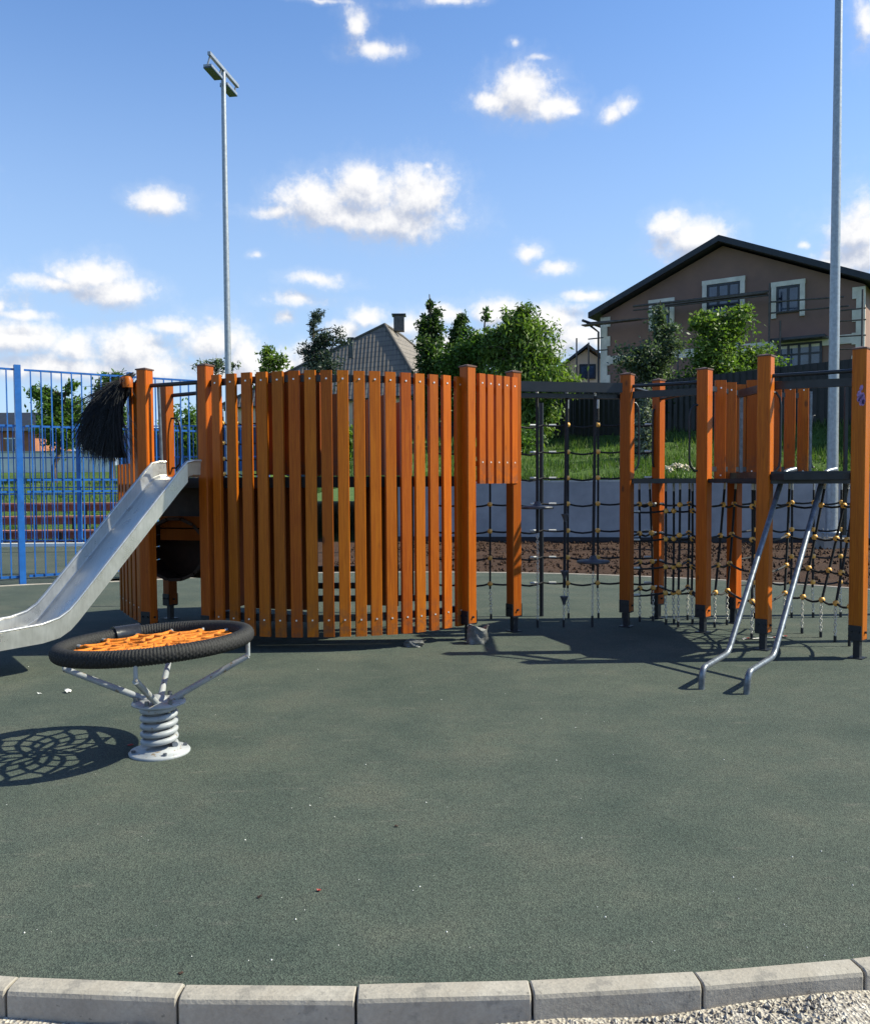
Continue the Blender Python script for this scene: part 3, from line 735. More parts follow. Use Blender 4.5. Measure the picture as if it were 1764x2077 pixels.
# ------------------------------------------------------------------ slide
T0 = Vector(((p293.x + LP.x) / 2 + .045, (p293.y + LP.y) / 2 - .11, 0)); sd = Vector((-.66, -.75, 0)).normalized(); sw = Vector((-sd.y, sd.x, 0))
slide = thing('slide', T0, 'brushed stainless steel slide leading down from the slatted fort', 'slide')
path = [(-.06, 1.605), (.02, 1.605), (.09, 1.58), (.16, 1.51), (1.16, .42), (1.23, .355), (1.32, .305), (1.46, .28), (2.0, .26), (2.15, .23), (2.21, .18)]
W2 = .285
def sec(s, z): return T0 + sd * s + Vector((0, 0, z))
mb = MB(); nn = len(path); vs = []
hs = [.15, .15, .16, .16, .15, .145, .14, .13, .12, .08, .03]
prof = []
for (s, z), h in zip(path, hs):
    c = sec(s, z); vs += [c - sw * (W2 + .012) + Vector((0, 0, h)), c - sw * W2 + Vector((0, 0, .02)), c - sw * (W2 - .03), c + sw * (W2 - .03), c + sw * W2 + Vector((0, 0, .02)), c + sw * (W2 + .012) + Vector((0, 0, h))]
mb.add(vs, [(i * 6 + k, i * 6 + k + 1, (i + 1) * 6 + k + 1, (i + 1) * 6 + k) for i in range(nn - 1) for k in range(5)])
o = mb.build('chute', steel, slide); md = o.modifiers.new('t', 'SOLIDIFY'); md.thickness = .006; md.offset = 0
bv = o.modifiers.new('b', 'BEVEL'); bv.width = .004; bv.segments = 2; bv.limit_method = 'ANGLE'
for sgn in (-1, 1):
    mb = MB(); mb.tube([sec(s, z) + sw * sgn * (W2 + .014) + Vector((0, 0, h)) for (s, z), h in zip(path, hs)], .014, 10); mb.build('rolled_rim', steel, slide)
    mb = MB(); pts = path[2:9]                          # outer skirt under the floor
    vs = []
    for (s, z), h in zip(pts, hs[2:9]):
        c = sec(s, z) + sw * sgn * (W2 + .022); vs += [c + Vector((0, 0, h - .01)), c + Vector((0, 0, -.022))]
    mb.add(vs, [(i * 2, i * 2 + 1, i * 2 + 3, i * 2 + 2) for i in range(len(pts) - 1)])
    o = mb.build('side_wall', steel, slide); md = o.modifiers.new('t', 'SOLIDIFY'); md.thickness = .004
c = sec(1.98, .25)
for sgn in (-1, 1): mb = MB(); mb.tube([c + sw * sgn * .18, Vector((c.x, c.y, 0)) + sw * sgn * .18], .024, 10); mb.build('slide_leg', tube_m, slide)

# ------------------------------------------------------------------ middle: overhead beam, pole, hanging climbers, net
pA = G(1270, 1271).xy; pB = G(1333, 1254).xy; pC = G(1425, 1283).xy; pD = G(1547, 1318).xy; pE = G(1738, 1335).xy; pF = G(1487, 1264).xy
bridge = thing('overhead_gantry', (pA.x - .6, pA.y, 0), 'dark steel overhead beam and pole between the slatted fort and the climbing tower', 'gantry')
def z_at(px, py, Y): return AD(px, py, Y).z
mb = MB(); mb.bar((p1042.x + .05, p1042.y + .02, 2.515), (pA.x - .05, pA.y, 2.515), .06, .10); mb.build('overhead_beam', dark, bridge)
mb = MB(); mb.bar((p1042.x + .05, p1042.y + .10, 2.43), (pA.x - .05, pA.y + .08, 2.43), .09, .045); mb.build('overhead_beam', dark, bridge)
pp = G(1098, 1250); rod(bridge, [(pp.x, pp.y, 0), (pp.x, pp.y, 2.43)], .024, 'steel_pole', dark, 12)
def link_mesh():
    mb = MB()
    return mb
def chain(mb, p0, p1, link=.034, r=.0036):
    p0 = Vector(p0); p1 = Vector(p1); L = (p1 - p0).length; n = max(2, int(L / (link * .78))); d = (p1 - p0) / L
    a = d.cross(Vector((0, 1, 0.1))).normalized(); b = d.cross(a)
    for i in range(n):
        c = p0 + d * (L * (i + .5) / n); s1 = a if i % 2 else b
        pts = [c + d * (link / 2 * cos(t_)) + s1 * (link * .34 * sin(t_)) for t_ in [2 * pi * k / 8 for k in range(9)]]
        mb.tube(pts, r, 4, cap=False)
def hang(px_t, px_b, Y, discs, ztop, zrope, zfoot, label, cups=(), name='disc_climber'):
    a = AD(px_t, 800, Y); b = AD(px_b, 1200, Y); x0, x1 = a.x, b.x
    t = thing(name, (x1, Y, 0), label, 'hanging climber', 'hanging rope climbers under the dark beam')
    fx = lambda z: x0 + (x1 - x0) * (ztop - z) / ztop
    mb = MB(); mb.tube([(fx(z), Y, z) for z in (ztop, 2.0, 1.6, 1.2, zrope)], .016, 8); mb.build('rope', rope_k, t)
    mb = MB(); mb.tube([(fx(ztop), Y, ztop + .05), (fx(ztop), Y, ztop - .07)], .014, 8); mb.build('rope_ferrule', white_m if name == 'disc_climber' else galv, t)
    mb = MB(); chain(mb, (fx(zrope), Y, zrope), (x1, Y, zfoot)); mb.build('chain', chain_m, t)
    for z in discs:
        mb = MB(); mb.lathe([(.02, z - .024), (.168, z - .020), (.174, z - .006), (.168, z + .006), (.06, z + .012), (.038, z + .03), (.030, z + .055), (.014, z + .06)], (fx(z), Y, 0), 28); mb.build('disc', rope_k if False else discm, t)
    for z in cups:
        mb = MB(); mb.lathe([(.014, z - .07), (.02, z - .04), (.042, z + .012), (.045, z + .02), (.014, z + .022)], (fx(z), Y, 0), 14); mb.build('step_cup', discm, t)
    mb = MB(); mb.tube([(x1, Y, -.0), (x1, Y, zfoot + .02)], .013, 8); mb.build('ground_anchor', dark, t)
discm = plain('dark_rubber_disc', (.06, .063, .075), .5, 0, .15, 20)
hang(1089, 1090, 9.15, (1.275,), 2.43, 1.0, .07, 'black rope with a dark disc at eye height, beside the steel pole')
hang(1149, 1143, 9.15, (), 2.43, .42, .07, 'black rope with three small step cups, between the two disc ropes', (1.18, .58, .31), 'cup_climber')
hang(1207, 1201, 9.15, (.70,), 2.43, .60, .10, 'black rope with a dark disc low near the ground, next to the right post')

def net(name, label, cols, rows, group='black rope climbing nets with yellow connectors', ends=None, ferr=(), wcon=()):
    """cols: list of (top point, bottom point, foot point); rows: heights. Rope nodes at each crossing."""
    b0 = cols[0][1]; t = thing(name, (b0.x, b0.y, 0), label, 'climbing net', group)
    def on(c, z):
        a, b = c[0], c[1]; k = (a.z - z) / (a.z - b.z); return a.lerp(b, min(max(k, -.2), 1.0)) if True else a
    for c in cols:
        zb = rows[-1] - .06; bt = on(c, zb)
        mb = MB(); mb.tube([c[0], on(c, (c[0].z + zb) / 2) + Vector((.004, 0, 0)), bt], .0125, 6); mb.build('vertical_rope', rope_k, t)
        if c[2] is not None:
            mb = MB(); chain(mb, bt, c[2] + Vector((0, 0, .05)), .04, .0042); mb.build('chain', chain_m, t)
            mb = MB(); mb.tube([c[2] + Vector((0, 0, -.02)), c[2] + Vector((0, 0, .06))], .014, 6); mb.build('ground_anchor', dark, t)
    for z in rows:
        nodes = [on(c, z) for c in cols if c[0].z > z + .02]
        full = ([Vector((ends[0][0], ends[0][1], z))] if ends and ends[0] else []) + nodes + ([Vector((ends[1][0], ends[1][1], z))] if ends and ends[1] else [])
        pts = []
        for a, b in zip(full[:-1], full[1:]):
            for k in range(4): q = a.lerp(b, k / 4); q.z -= .022 * sin(pi * k / 4) * (1 + .5 * sin(a.x * 9)); pts.append(q)
        pts.append(full[-1]); mb = MB(); mb.tube(pts, .0115, 6); mb.build('horizontal_rope', rope_k, t)
        for q in nodes:
            mb = MB(); mb.lathe([(.004, -.027), (.020, -.024), (.029, -.009), (.029, .009), (.020, .024), (.004, .027)], q, 10)
            mb.tube([q + Vector((-.026, 0, 0)), q + Vector((.026, 0, 0))], .014, 8)
            mb.build('connector', conn_m, t)
        if ends:
            for e, q in ((ends[0], nodes[0]), (ends[1], nodes[-1])):
                if e:
                    ee = Vector((e[0], e[1], z)); d = (q - ee).normalized(); mb = MB()
                    mb.tube([ee + d * .07, ee + d * .15], .0125, 8); mb.build('rope_ferrule', white_m, t)
    for c in cols:
        d = (c[1] - c[0]).normalized(); mb = MB(); mb.tube([c[0] - d * .03, c[0] + d * .07], .013, 8); mb.build('rope_ferrule', white_m if ferr else galv, t)
    return t
ROWS = [2.17, 1.87, 1.58, 1.29, .99, .69, .40]
def vcol(x, y, zt_, foot=True): return (Vector((x, y, zt_)), Vector((x, y, .34)), Vector((x + .01, y, 0)) if foot else None)
net('climbing_net', 'tall black rope net behind the hanging disc ropes', [vcol(AD(px, 1000, 9.75).x, 9.75, 2.42) for px in (1151, 1212, 1262)], ROWS, ends=((pp.x, 9.80), (pB.x, pB.y)))
net('climbing_net', 'black rope net seen below the short slat panel, left of the steel pole', [vcol(AD(px, 1000, 9.72).x, 9.72, 2.42) for px in (880, 938, 993, 1046)], ROWS, ends=(None, (pp.x, 9.80)))
# net inside the fort, glimpsed between the slats
net('climbing_net', 'black rope net behind the left slats of the fort', [vcol(AD(px, 850, 11.0).x, 11.0, 2.45, False) for px in (452, 480, 508, 530)], [2.3, 2.05, 1.85, 1.66], ends=None)

# ------------------------------------------------------------------ climbing tower (right)
tow = thing('climbing_tower', (3.0, 8.6, 0), 'orange-brown post climbing tower on the right with short slat panels and black deck', 'play tower')
for p, phi in ((pA, 22), (pB, 38), (pC, 27), (pD, 18), (pE, 20), (pF, 30)):
    HH = 1.56 if p is pF else 2.66
    az = atan2(p.x, p.y); post_unit(tow, p.x, p.y, -az - radians(phi), H=HH, w=.118 if p is not pB else .105)
pG = Vector((5.35, 9.9)); pH = Vector((5.15, 8.3)); pI = Vector((4.9, 7.6))
for p in (pG, pH): post_unit(tow, p.x, p.y, 0.3)
mb = MB(); mb.prism([(pD.x, pD.y + .02), (3.05, 7.62), (3.5, 7.48), (pE.x, pE.y + .02), (4.1, 7.9), (4.15, 9.6), (3.5, 9.75), (pF.x, pF.y), (pF.x - .1, 8.7)], 1.545, 1.60); mb.build('deck', dkplate, tow)
for a, b in ((Vector((pF.x - .08, pF.y - .15)), pD), (pD, pE), (pE, pH)):
    mb = MB(); mb.bar((a.x, a.y, 1.565), (b.x, b.y, 1.565), .05, .11); mb.build('deck_beam', dark, tow)
mb = MB(); mb.prism([(pA.x, pA.y), (pC.x, pC.y), (pD.x, pD.y + .15), (pF.x, pF.y), (pB.x, pB.y)], 1.52, 1.56)
mb.build('deck', dkplate, tow)
for a, b in ((pA, pB), (pA, pC), (pB, pC)):
    mb = MB(); mb.bar((a.x, a.y, 1.54), (b.x, b.y, 1.54), .04, .05); mb.build('deck_beam', dark, tow)
for a, b, z0, z1, r in ((pA, pC, 2.53, 2.53, .018), (pB, pC, 2.45, 2.45, .022), (pA, pB, 2.53, 2.5, .018), (pD, pE, 2.475, 2.475, .018), (pE, pH, 2.47, 2.47, .018)):
    d = (b - a).normalized() * .05; rod(tow, [(a.x + d.x, a.y + d.y, z0), (b.x - d.x, b.y - d.y, z1)], r)
mb = MB(); mb.bar((pA.x, pA.y + .02, 2.44), (pC.x, pC.y + .03, 2.44), .04, .07); mb.build('rail', dark, tow)
q0 = AD(1500, 782, 8.9); q1 = AD(1728, 770, 8.0); mb = MB(); mb.bar((q0.x, q0.y, 2.42), (pD.x + .1, pD.y + .1, 2.40), .04, .075); mb.bar((pD.x + .1, pD.y + .1, 2.40), (pE.x - .02, pE.y + .08, 2.385), .04, .07); mb.build('rail', dark, tow)
q0 = AD(1503, 800, 8.9); mb = MB(); mb.bar((q0.x, q0.y, 1.6), (q0.x, q0.y, 2.44), .03, .03); mb.build('upright_bar', tube_m, tow)
q0 = AD(1644, 800, 9.5); mb = MB(); mb.bar((q0.x, q0.y, 1.6), (q0.x, q0.y, 2.5), .025, .025); mb.build('upright_bar', tube_m, tow)
q0 = AD(1716, 800, 8.5); mb = MB(); mb.bar((q0.x, q0.y, 1.0), (q0.x, q0.y, 2.44), .03, .03); mb.build('upright_bar', dark, tow)
S3 = slat_mesh(1.06, .112)
def slat_line(p, q, pxs, z, thdeg, side=(0, 0), me=S3):
    d = q - p
    for px in pxs:
        r = ray(px, 850); k = r.x / r.y; t_ = (k * p.y - p.x) / (d.x - k * d.y); c = p + d * t_ + Vector(side)
        slat(tow, me, c.x, c.y, z, radians(thdeg), (.08, .98))
slat_line(Vector((pC.x + .04, pC.y + .02)), pF, (1460, 1481, 1501), 1.515, 4)
slat_line(Vector((pF.x, pF.y)), Vector((4.1, 9.75)), (1524, 1548, 1573, 1601, 1628), 1.56, -8)
for a, b in ((pC, pF), (pF, Vector((4.1, 9.75)))):
    for z in (1.66, 2.48): mb = MB(); mb.bar((a.x, a.y + .03, z), (b.x, b.y + .03, z), .03, .05); mb.build('rail', dark, tow)
handle(tow, pA, (.9, .2), 1.66, 2.36, .08)
handle(tow, pB, (-.8, -.3), 1.70, 2.33, .02)
handle(tow, pC, (-.9, -.1), 1.64, 2.30, .10)
handle(tow, pD, (.9, .1), 1.62, 2.33, .09)
handle(tow, (AD(1660, 800, 9.7).x, 9.7), (-.5, -.2), 1.68, 2.25, .05)
# purple smudge near the top of the rightmost post
az = atan2(pE.x, pE.y); mb = MB(); rz = -az - radians(20); nx_ = Vector((sin(rz), -cos(rz), 0)); sx_ = Vector((cos(rz), sin(rz), 0)); rp = random.Random(9)
for _ in range(16):
    c = Vector((pE.x, pE.y, 0)) + nx_ * .0612 + sx_ * rp.uniform(-.0, .045) + Vector((0, 0, 2.26 + rp.uniform(-.07, .07))); r = rp.uniform(.012, .02)
    mb.add([c + sx_ * r * cos(k * pi / 3) + Vector((0, 0, 1)) * r * 1.6 * sin(k * pi / 3 + .3) for k in range(6)], [tuple(range(6))])
mb.build('paint_smudge', purple, tow)

# nets of the tower: columns from photo foot points
def tcol(fx, fy, topx, Yt=None, zt_=1.52):
    f_ = G(fx, fy); b = f_.copy(); b.z = .34
    a = AD(topx, 985, Yt or f_.y); a.z = zt_; bx = f_ + Vector((0, 0, .34)); return (a, bx, f_)
R4 = [1.29, .97, .66, .37]
net('climbing_net', 'black rope net hanging under the rightmost posts beyond the grey ladder tubes', [tcol(1590, 1275, 1601), tcol(1626, 1285, 1674), tcol(1664, 1293, 1722, 8.5), tcol(1693, 1302, 1738, 8.3)] + [tcol(1722, 1311, 1752, 8.1)], R4, ferr=(1,), ends=((pD.x + .1, pD.y + .4), (pE.x, pE.y)))
net('climbing_net', 'black rope net between the second and third posts of the climbing tower', [tcol(1375, 1272, 1379), tcol(1394, 1258, 1398)], R4, ferr=(1,), ends=((pB.x, pB.y), (pC.x, pC.y)))
net('climbing_net', 'narrow black rope net between the first two posts of the climbing tower', [tcol(1297, 1261, 1296), tcol(1324, 1260, 1317)], R4, ferr=(1,), ends=((pA.x, pA.y), (pB.x, pB.y)))
net('climbing_net', 'black rope net under the black deck, between the third post and the ladder tubes', [tcol(1449, 1273, 1470), tcol(1474, 1268, 1492), tcol(1524, 1297, 1526)], R4, ferr=(1,), ends=((pC.x, pC.y), (pD.x, pD.y)))

net('climbing_net', 'black rope net at the back of the climbing tower, facing the grey wall', [vcol(AD(px, 1000, 9.7).x, 9.7, 1.5) for px in (1530, 1562, 1606, 1650, 1706, 1750)], [1.29, .99, .69, .40], ends=((pF.x, pF.y + .1), None))
net('climbing_net', 'black rope net beside the leftmost tower post, in front of the silvery tree', [vcol(AD(px, 1000, 9.3).x, 9.3, 1.5) for px in (1350, 1366, 1404)], [1.22, .92, .62, .33], ends=((pA.x, pA.y), (pC.x, pC.y)))
# ladder tubes
def ladder(name, pxs, label):
    pts = []
    for (px, py, Y) in pxs: pts.append(AD(px, py, Y))
    f_ = G(pxs[-1][0], pxs[-1][1])
    P = []
    for i, p in enumerate(pts[:-1]):
        if 0 < i < len(pts) - 1:
            a, b = pts[i - 1], pts[i + 1]; r = .07
            u = p + (a - p).normalized() * min(r, (a - p).length / 2); w = p + (b - p).normalized() * min(r, (b - p).length / 2)
            for k in range(6): t_ = k / 5; P.append(u * (1 - t_) ** 2 + p * 2 * t_ * (1 - t_) + w * t_ * t_)
        else: P.append(p)
    P.append(Vector((pts[-1].x, pts[-1].y, -.02)))
    mb = MB(); mb.tube(P, .0235, 14); o = single(mb, name, tube_m, label, 'climbing tube', 'grey steel climbing tubes leaning on the deck', base=(f_.x, f_.y, 0)); return o
yF1 = G(1422, 1398).y; yF2 = G(1513, 1408).y
ladder('climbing_tube', [(1612, 952, 8.05), (1590, 957, 7.98), (1476, 1325, yF1 + .42), (1424, 1356, yF1), (1422, 1398, yF1)], 'left one of the two bent grey steel tubes leaning from the deck to the ground')
ladder('climbing_tube', [(1694, 952, 7.9), (1672, 957, 7.82), (1568, 1332, yF2 + .42), (1517, 1364, yF2), (1513, 1408, yF2)], 'right one of the two bent grey steel tubes leaning from the deck to the ground')

# ------------------------------------------------------------------ spring basket
BC = G(324, 1526); bk = thing('spring_basket', BC, 'round black rope basket with orange net rocking on a white coil spring', 'spring basket')
mb = MB(); mb.lathe([(.17, .0), (.172, .008), (.165, .016), (.12, .022), (.118, .03), (.0, .03)], BC, 36); mb.build('base_plate', wpaint, bk)
for k in range(4):
    mb = MB(); a = k * pi / 2 + .5; mb.tube([BC + Vector((.145 * cos(a), .145 * sin(a), .016)), BC + Vector((.145 * cos(a), .145 * sin(a), .032))], .012, 6); mb.build('base_bolt', tube_m, bk)
mb = MB(); pts = []
for i in range(5 * 28 + 1):
    a = 2 * pi * i / 28; z = .045 + .225 * i / 140; pts.append(BC + Vector((.090 * cos(a), .090 * sin(a), z)))
mb.tube(pts, .0175, 10); mb.build('coil_spring', wpaint, bk)
mb = MB(); mb.lathe([(.0, .278), (.13, .278), (.15, .285), (.15, .295), (.12, .305), (.05, .31), (.03, .335), (.0, .335)], BC, 30); mb.build('top_plate', wpaint, bk)
for k in range(6):
    mb = MB(); a = k * pi / 3 + .3; mb.tube([BC + Vector((.125 * cos(a), .125 * sin(a), .295)), BC + Vector((.125 * cos(a), .125 * sin(a), .325))], .013, 6); mb.build('plate_bolt', tube_m, bk)
RM, rm = .516, .042
tilt = Matrix.Rotation(radians(-3.5), 3, 'Y') @ Matrix.Rotation(radians(-1), 3, 'X')
RCtr = BC + Vector((-.022, .02, .635))
def rp_(r, a, z=0): return RCtr + tilt @ Vector((r * cos(a), r * sin(a), z))
for k, a in enumerate((pi * 1.0, pi * .02, -pi * .46 , pi * .54)):
    e = rp_(RM + .012, a, -.035); lo = e + Vector((0, 0, -.085)); s_ = BC + Vector((.07 * cos(a), .07 * sin(a), .305))
    mb = MB(); mb.tube([s_, s_.lerp(lo, .96), lo], [.019, .017, .017], 10); mb.tube([lo, e], .012, 8); mb.build('support_arm', wpaint, bk)
nu, nv = 900, 22; vs = []
NB = 96
for i in range(nu):
    u = 2 * pi * i / nu
    for j in range(nv):
        v = 2 * pi * j / nv
        h1 = abs(sin(NB * u / 2 + 5 * v)) ** 1.5; h2 = abs(sin(NB * u / 2 - 5 * v)) ** 1.5
        r = rm + .012 * max(h1, h2) - .007
        vs.append(RCtr + tilt @ Vector(((RM + r * cos(v)) * cos(u), (RM + r * cos(v)) * sin(u), r * sin(v))))
mb = MB(); mb.add(vs, [(i * nv + j, ((i + 1) % nu) * nv + j, ((i + 1) % nu) * nv + (j + 1) % nv, i * nv + (j + 1) % nv) for i in range(nu) for j in range(nv)], True); mb.build('basket_ring', ring_k, bk)
mb = MB(); mb.tube([rp_(RM, a) for a in [radians(d) for d in range(118, 137, 2)]], .060, 20); mb.build('ring_sleeve', slv, bk)
mb = MB(); rings = [(.0, 1), (.09, 7), (.175, 14), (.26, 14), (.345, 14), (.425, 14)]
nodes = []
for k, (r, n) in enumerate(rings):
    nodes.append([rp_(r, 2 * pi * (i + (.5 if k % 2 else 0)) / n + .1, -.004 - .008 * (1 - (r / .48) ** 2)) for i in range(n)])
def orope(a, b, r=.0125):
    m_ = a.lerp(b, .5) + Vector((0, 0, -.004)); mb.tube([a, m_, b], r, 7)
for i in range(7): orope(nodes[0][0], nodes[1][i])
for i in range(7): orope(nodes[1][i], nodes[2][2 * i]); orope(nodes[1][i], nodes[2][(2 * i + 1) % 14]); orope(nodes[1][i], nodes[1][(i + 1) % 7])
for k in (2, 3, 4):
    for i in range(14):
        o_ = 0 if k % 2 else -1
        orope(nodes[k][i], nodes[k + 1][i]); orope(nodes[k][i], nodes[k + 1][(i + (1 if k % 2 else -1)) % 14])
for i in range(14):
    a = 2 * pi * (i + .5) / 14 + .1; orope(nodes[5][i], rp_(.485, a, -.005))
for row in nodes[2:]:
    for q in row: mb.lathe([(.003, -.012), (.014, -.008), (.017, .003), (.010, .011), (.002, .013)], q, 8)
mb.build('orange_net', rope_o, bk)
for i in range(14):
    a = 2 * pi * (i + .5) / 14 + .1; mb = MB(); mb.tube([rp_(.455, a, -.006), rp_(.485, a, -.002)], .0125, 8); mb.build('net_ferrule', galv, bk)

# ------------------------------------------------------------------ light masts
mbase = AD(465, 900, 20.0); top = AD(452, 142, 20.0)
mast = thing('light_mast', (mbase.x, 20, 0), 'slim grey floodlight mast with a crossbar of lamps, behind the slatted fort', 'light mast')
mb = MB(); mb.tube([(mbase.x, 20, -.1), (mbase.x, 20, 2), (mbase.x, 20, top.z)], [.085, .08, .055], 12); mb.build('pole', galv, mast)
la = AD(424, 120, 19.2); ra = AD(482, 178, 20.8); la.z = ra.z = top.z
mb = MB(); mb.bar(la, ra, .07, .07); mb.build('crossbar', galv, mast)
for c0, c1 in ((.05, .42), (.60, .95)):
    a = la.lerp(ra, c0); b = la.lerp(ra, c1); d = (b - a).normalized()
    mb = MB(); off = Vector((-.06, -.04, -.24)); mb.bar(a + off, b + off, .19, .05); 
    h = mb.build('floodlight', galv, mast)
    mb = MB(); mb.bar(a + off + Vector((0, 0, -.045)), b + off + Vector((0, 0, -.045)), .20, .012); mb.build('lamp_glass', glass, h)
    mb = MB()
    for q in (a, b): mb.bar(q, q + off, .03, .03)
    mb.build('lamp_bracket', galv, mast)
q = AD(1686, 1080, 20.2); q2 = AD(1700, 0, 20.2)
m2 = thing('light_mast', (q.x, 20.2, 0), 'thick pale grey steel mast rising out of the frame behind the climbing tower', 'light mast')
mb = MB(); mb.tube([(q.x, 20.2, .33), (q.x + (q2.x - q.x) * .0, 20.2, 4), (q.x, 20.2, 14.5)], [.135, .115, .075], 16); mb.build('pole', galv, m2)
mb = MB(); mb.lathe([(.26, .30), (.26, .33), (.15, .34), (.145, .345)], (q.x, 20.2, 0), 20)
for k in range(4): mb.tube([(q.x + .21 * cos(k * pi / 2 + .7), 20.2 + .21 * sin(k * pi / 2 + .7), .05), (q.x + .21 * cos(k * pi / 2 + .7), 20.2 + .21 * sin(k * pi / 2 + .7), .40)], .018, 6)
mb.build('base_flange', galv, m2)
mb = MB(); mb.box((q.x, 20.2, .03), (.6, .6, .30)); mb.build('footing', conc, m2)
mb = MB(); mb.bar((q.x - .9, 20.2, 14.4), (q.x + .9, 20.2, 14.4), .09, .09); mb.build('crossbar', galv, m2)
for sgn in (-1, 1): mb = MB(); mb.box((q.x + sgn * .6, 20.0, 14.15), (.5, .3, .08)); mb.build('floodlight', tube_m, m2)

# ------------------------------------------------------------------ dark sheet fence on the bank
t = thing('black_fence', (3.6, 36, 3.2), 'black profiled sheet fence along the top of the grass bank', 'fence')
fpts = [(-1.0, 36.4), (3.6, 36.0)] + [(3.6 + 1.78 * k, 36 - 1.236 * 1.78 * k) for k in range(1, 8)]
for (a, b) in zip(fpts[:-1], fpts[1:]):
    za = zt(a[0], a[1] - .2); zb = zt(b[0], b[1] - .2); n = 12; mb = MB(); L = Vector((b[0] - a[0], b[1] - a[1]))
    nr = Vector((L.y, -L.x)).normalized() * .02; vs = []
    for k in range(n * 2 + 1):
        u = k / (n * 2); p = Vector(a) + L * u + nr * (1 if k % 2 else -1); z = za + (zb - za) * u
        vs += [(p.x, p.y, z - .1), (p.x, p.y, 5.03 - .0)]
    mb.add(vs, [(2 * k, 2 * k + 2, 2 * k + 3, 2 * k + 1) for k in range(n * 2)]); o = mb.build('sheet_panel', fencek, t); md = o.modifiers.new('t', 'SOLIDIFY'); md.thickness = .004
    mb = MB(); mb.bar((a[0] + nr.x, a[1] + .04, za - .1), (a[0] + nr.x, a[1] + .04, 5.0), .06, .06); mb.build('fence_post', fencek, t)

# ------------------------------------------------------------------ houses
FL = Vector((8.64, 48.0)); FU = Vector((11.56, -8.0)).normalized(); FN = Vector((FU.y, -FU.x))   # outward normal
if FN.y > 0: FN = -FN
FWID = 14.06
def fac(px, py):
    r = ray(px, py); # (r.xy*t - FL).FN = 0
    t_ = FL.dot(FN) / (r.x * FN.x + r.y * FN.y); p = Vector((r.x * t_, r.y * t_)); return (p - FL).dot(FU), EYE + r.z * t_
def fp3(u, z, o=0.0): p = FL + FU * u + FN * o; return Vector((p.x, p.y, z))
house = thing('gabled_house', fp3(7, 3), 'large unfinished brown stucco house with a dark gable roof behind the trees', 'house')
ul, ur = .55, FWID - .55; ze = 10.55; um = FWID / 2; zr = 13.2
for nm in ('w',):
    mb = MB(); DP = 12.0
    pr = [(ul, 2.0), (ur, 2.0), (ur, ze - .1), (um, zr - .0), (ul, ze - .1)]
    n = len(pr); vs = [fp3(u, z) for u, z in pr] + [fp3(u, z, -DP) for u, z in pr]
    mb.add(vs, [tuple(range(n)), tuple(range(n, 2 * n))[::-1]] + [(i, n + i, n + (i + 1) % n, (i + 1) % n) for i in range(n)]); mb.build('wall', stucco, house)
rf = None
for sgn in (0, 1):
    mb = MB(); a = (.08, 10.30) if sgn == 0 else (FWID + .15, 10.30); b = (um, zr + .10); th = .30
    vs = []
    for o_ in (.7, -DP - .5):
        for (u, z) in (a, b): vs += [fp3(u, z, o_), fp3(u, z + th, o_)]
    fs = [(0, 2, 3, 1), (4, 5, 7, 6), (0, 4, 6, 2), (1, 3, 7, 5), (0, 1, 5, 4), (2, 6, 7, 3)]
    mb.add(vs, fs); mb.build('roof', roofd, house)
def facbox(px0, py0, px1, py1, o0, o1, name, mat, parent=house):
    u0, z1 = fac(px0, (py0)); u1, z0 = fac(px1, py1); um_, zm = fac((px0 + px1) / 2, (py0 + py1) / 2)
    mb = MB(); c = fp3((u0 + u1) / 2, zm, (o0 + o1) / 2); _, za = fac((px0 + px1) / 2, py0); _, zb = fac((px0 + px1) / 2, py1)
    mb.box(c, (u1 - u0, o1 - o0, za - zb), atan2(FU.y, FU.x)); return mb.build(name, mat, parent), (u0, u1, zb, za)
def window(px0, py0, px1, py1, nm=2, cross=None, trim=.22, sill=True):
    u0, _ = fac(px0, py0); u1, _ = fac(px1, py1); pm = (px0 + px1) / 2; _, za = fac(pm, py0); _, zb = fac(pm, py1)
    rz = atan2(FU.y, FU.x); w = u1 - u0; h = za - zb; uc = (u0 + u1) / 2; zc = (za + zb) / 2
    mb = MB(); mb.box(fp3(uc, zc, .02), (w, .05, h), rz); W = mb.build('window', glass, house)
    mb = MB()
    for k in range(nm + 1): mb.box(fp3(u0 + w * k / nm, zc, .05), (.11, .07, h), rz)
    mb.box(fp3(uc, za - .04, .052), (w + .1, .07, .1), rz); mb.box(fp3(uc, zb + .04, .052), (w + .1, .07, .1), rz)
    if cross:
        mb.box(fp3(uc, zb + h * cross, .053), (w, .06, .09), rz)
    mb.build('frame', framek, W)
    if trim:
        mb = MB()
        mb.box(fp3(u0 - .05 - trim / 2, zc - .1, .06), (trim, .12, h + .25), rz); mb.box(fp3(u1 + .05 + trim / 2, zc - .1, .06), (trim, .12, h + .25), rz)
        mb.box(fp3(uc, za + .02 + trim / 2, .062), (w + .1 + trim * 2 + .04, .125, trim), rz); mb.build('trim', cream, W)
window(1436, 575, 1499, 653, 3, .45)
window(1577, 580, 1620, 634, 2, None)
window(1327, 616, 1357, 661, 2, None)
window(1578, 696, 1664, 775, 4, .72, trim=0)
for (px0, py0, px1, py1) in ((1466, 690, 1500, 740), (1300, 700, 1340, 745)): window(px0, py0, px1, py1, 2, None, 0)
_, zb0 = fac(1300, 697); 
rz = atan2(FU.y, FU.x)
mb = MB(); mb.box(fp3(FWID / 2, 8.03, .03), (ur - ul - .9, .06, .42), rz); mb.build('string_course', cream, house)
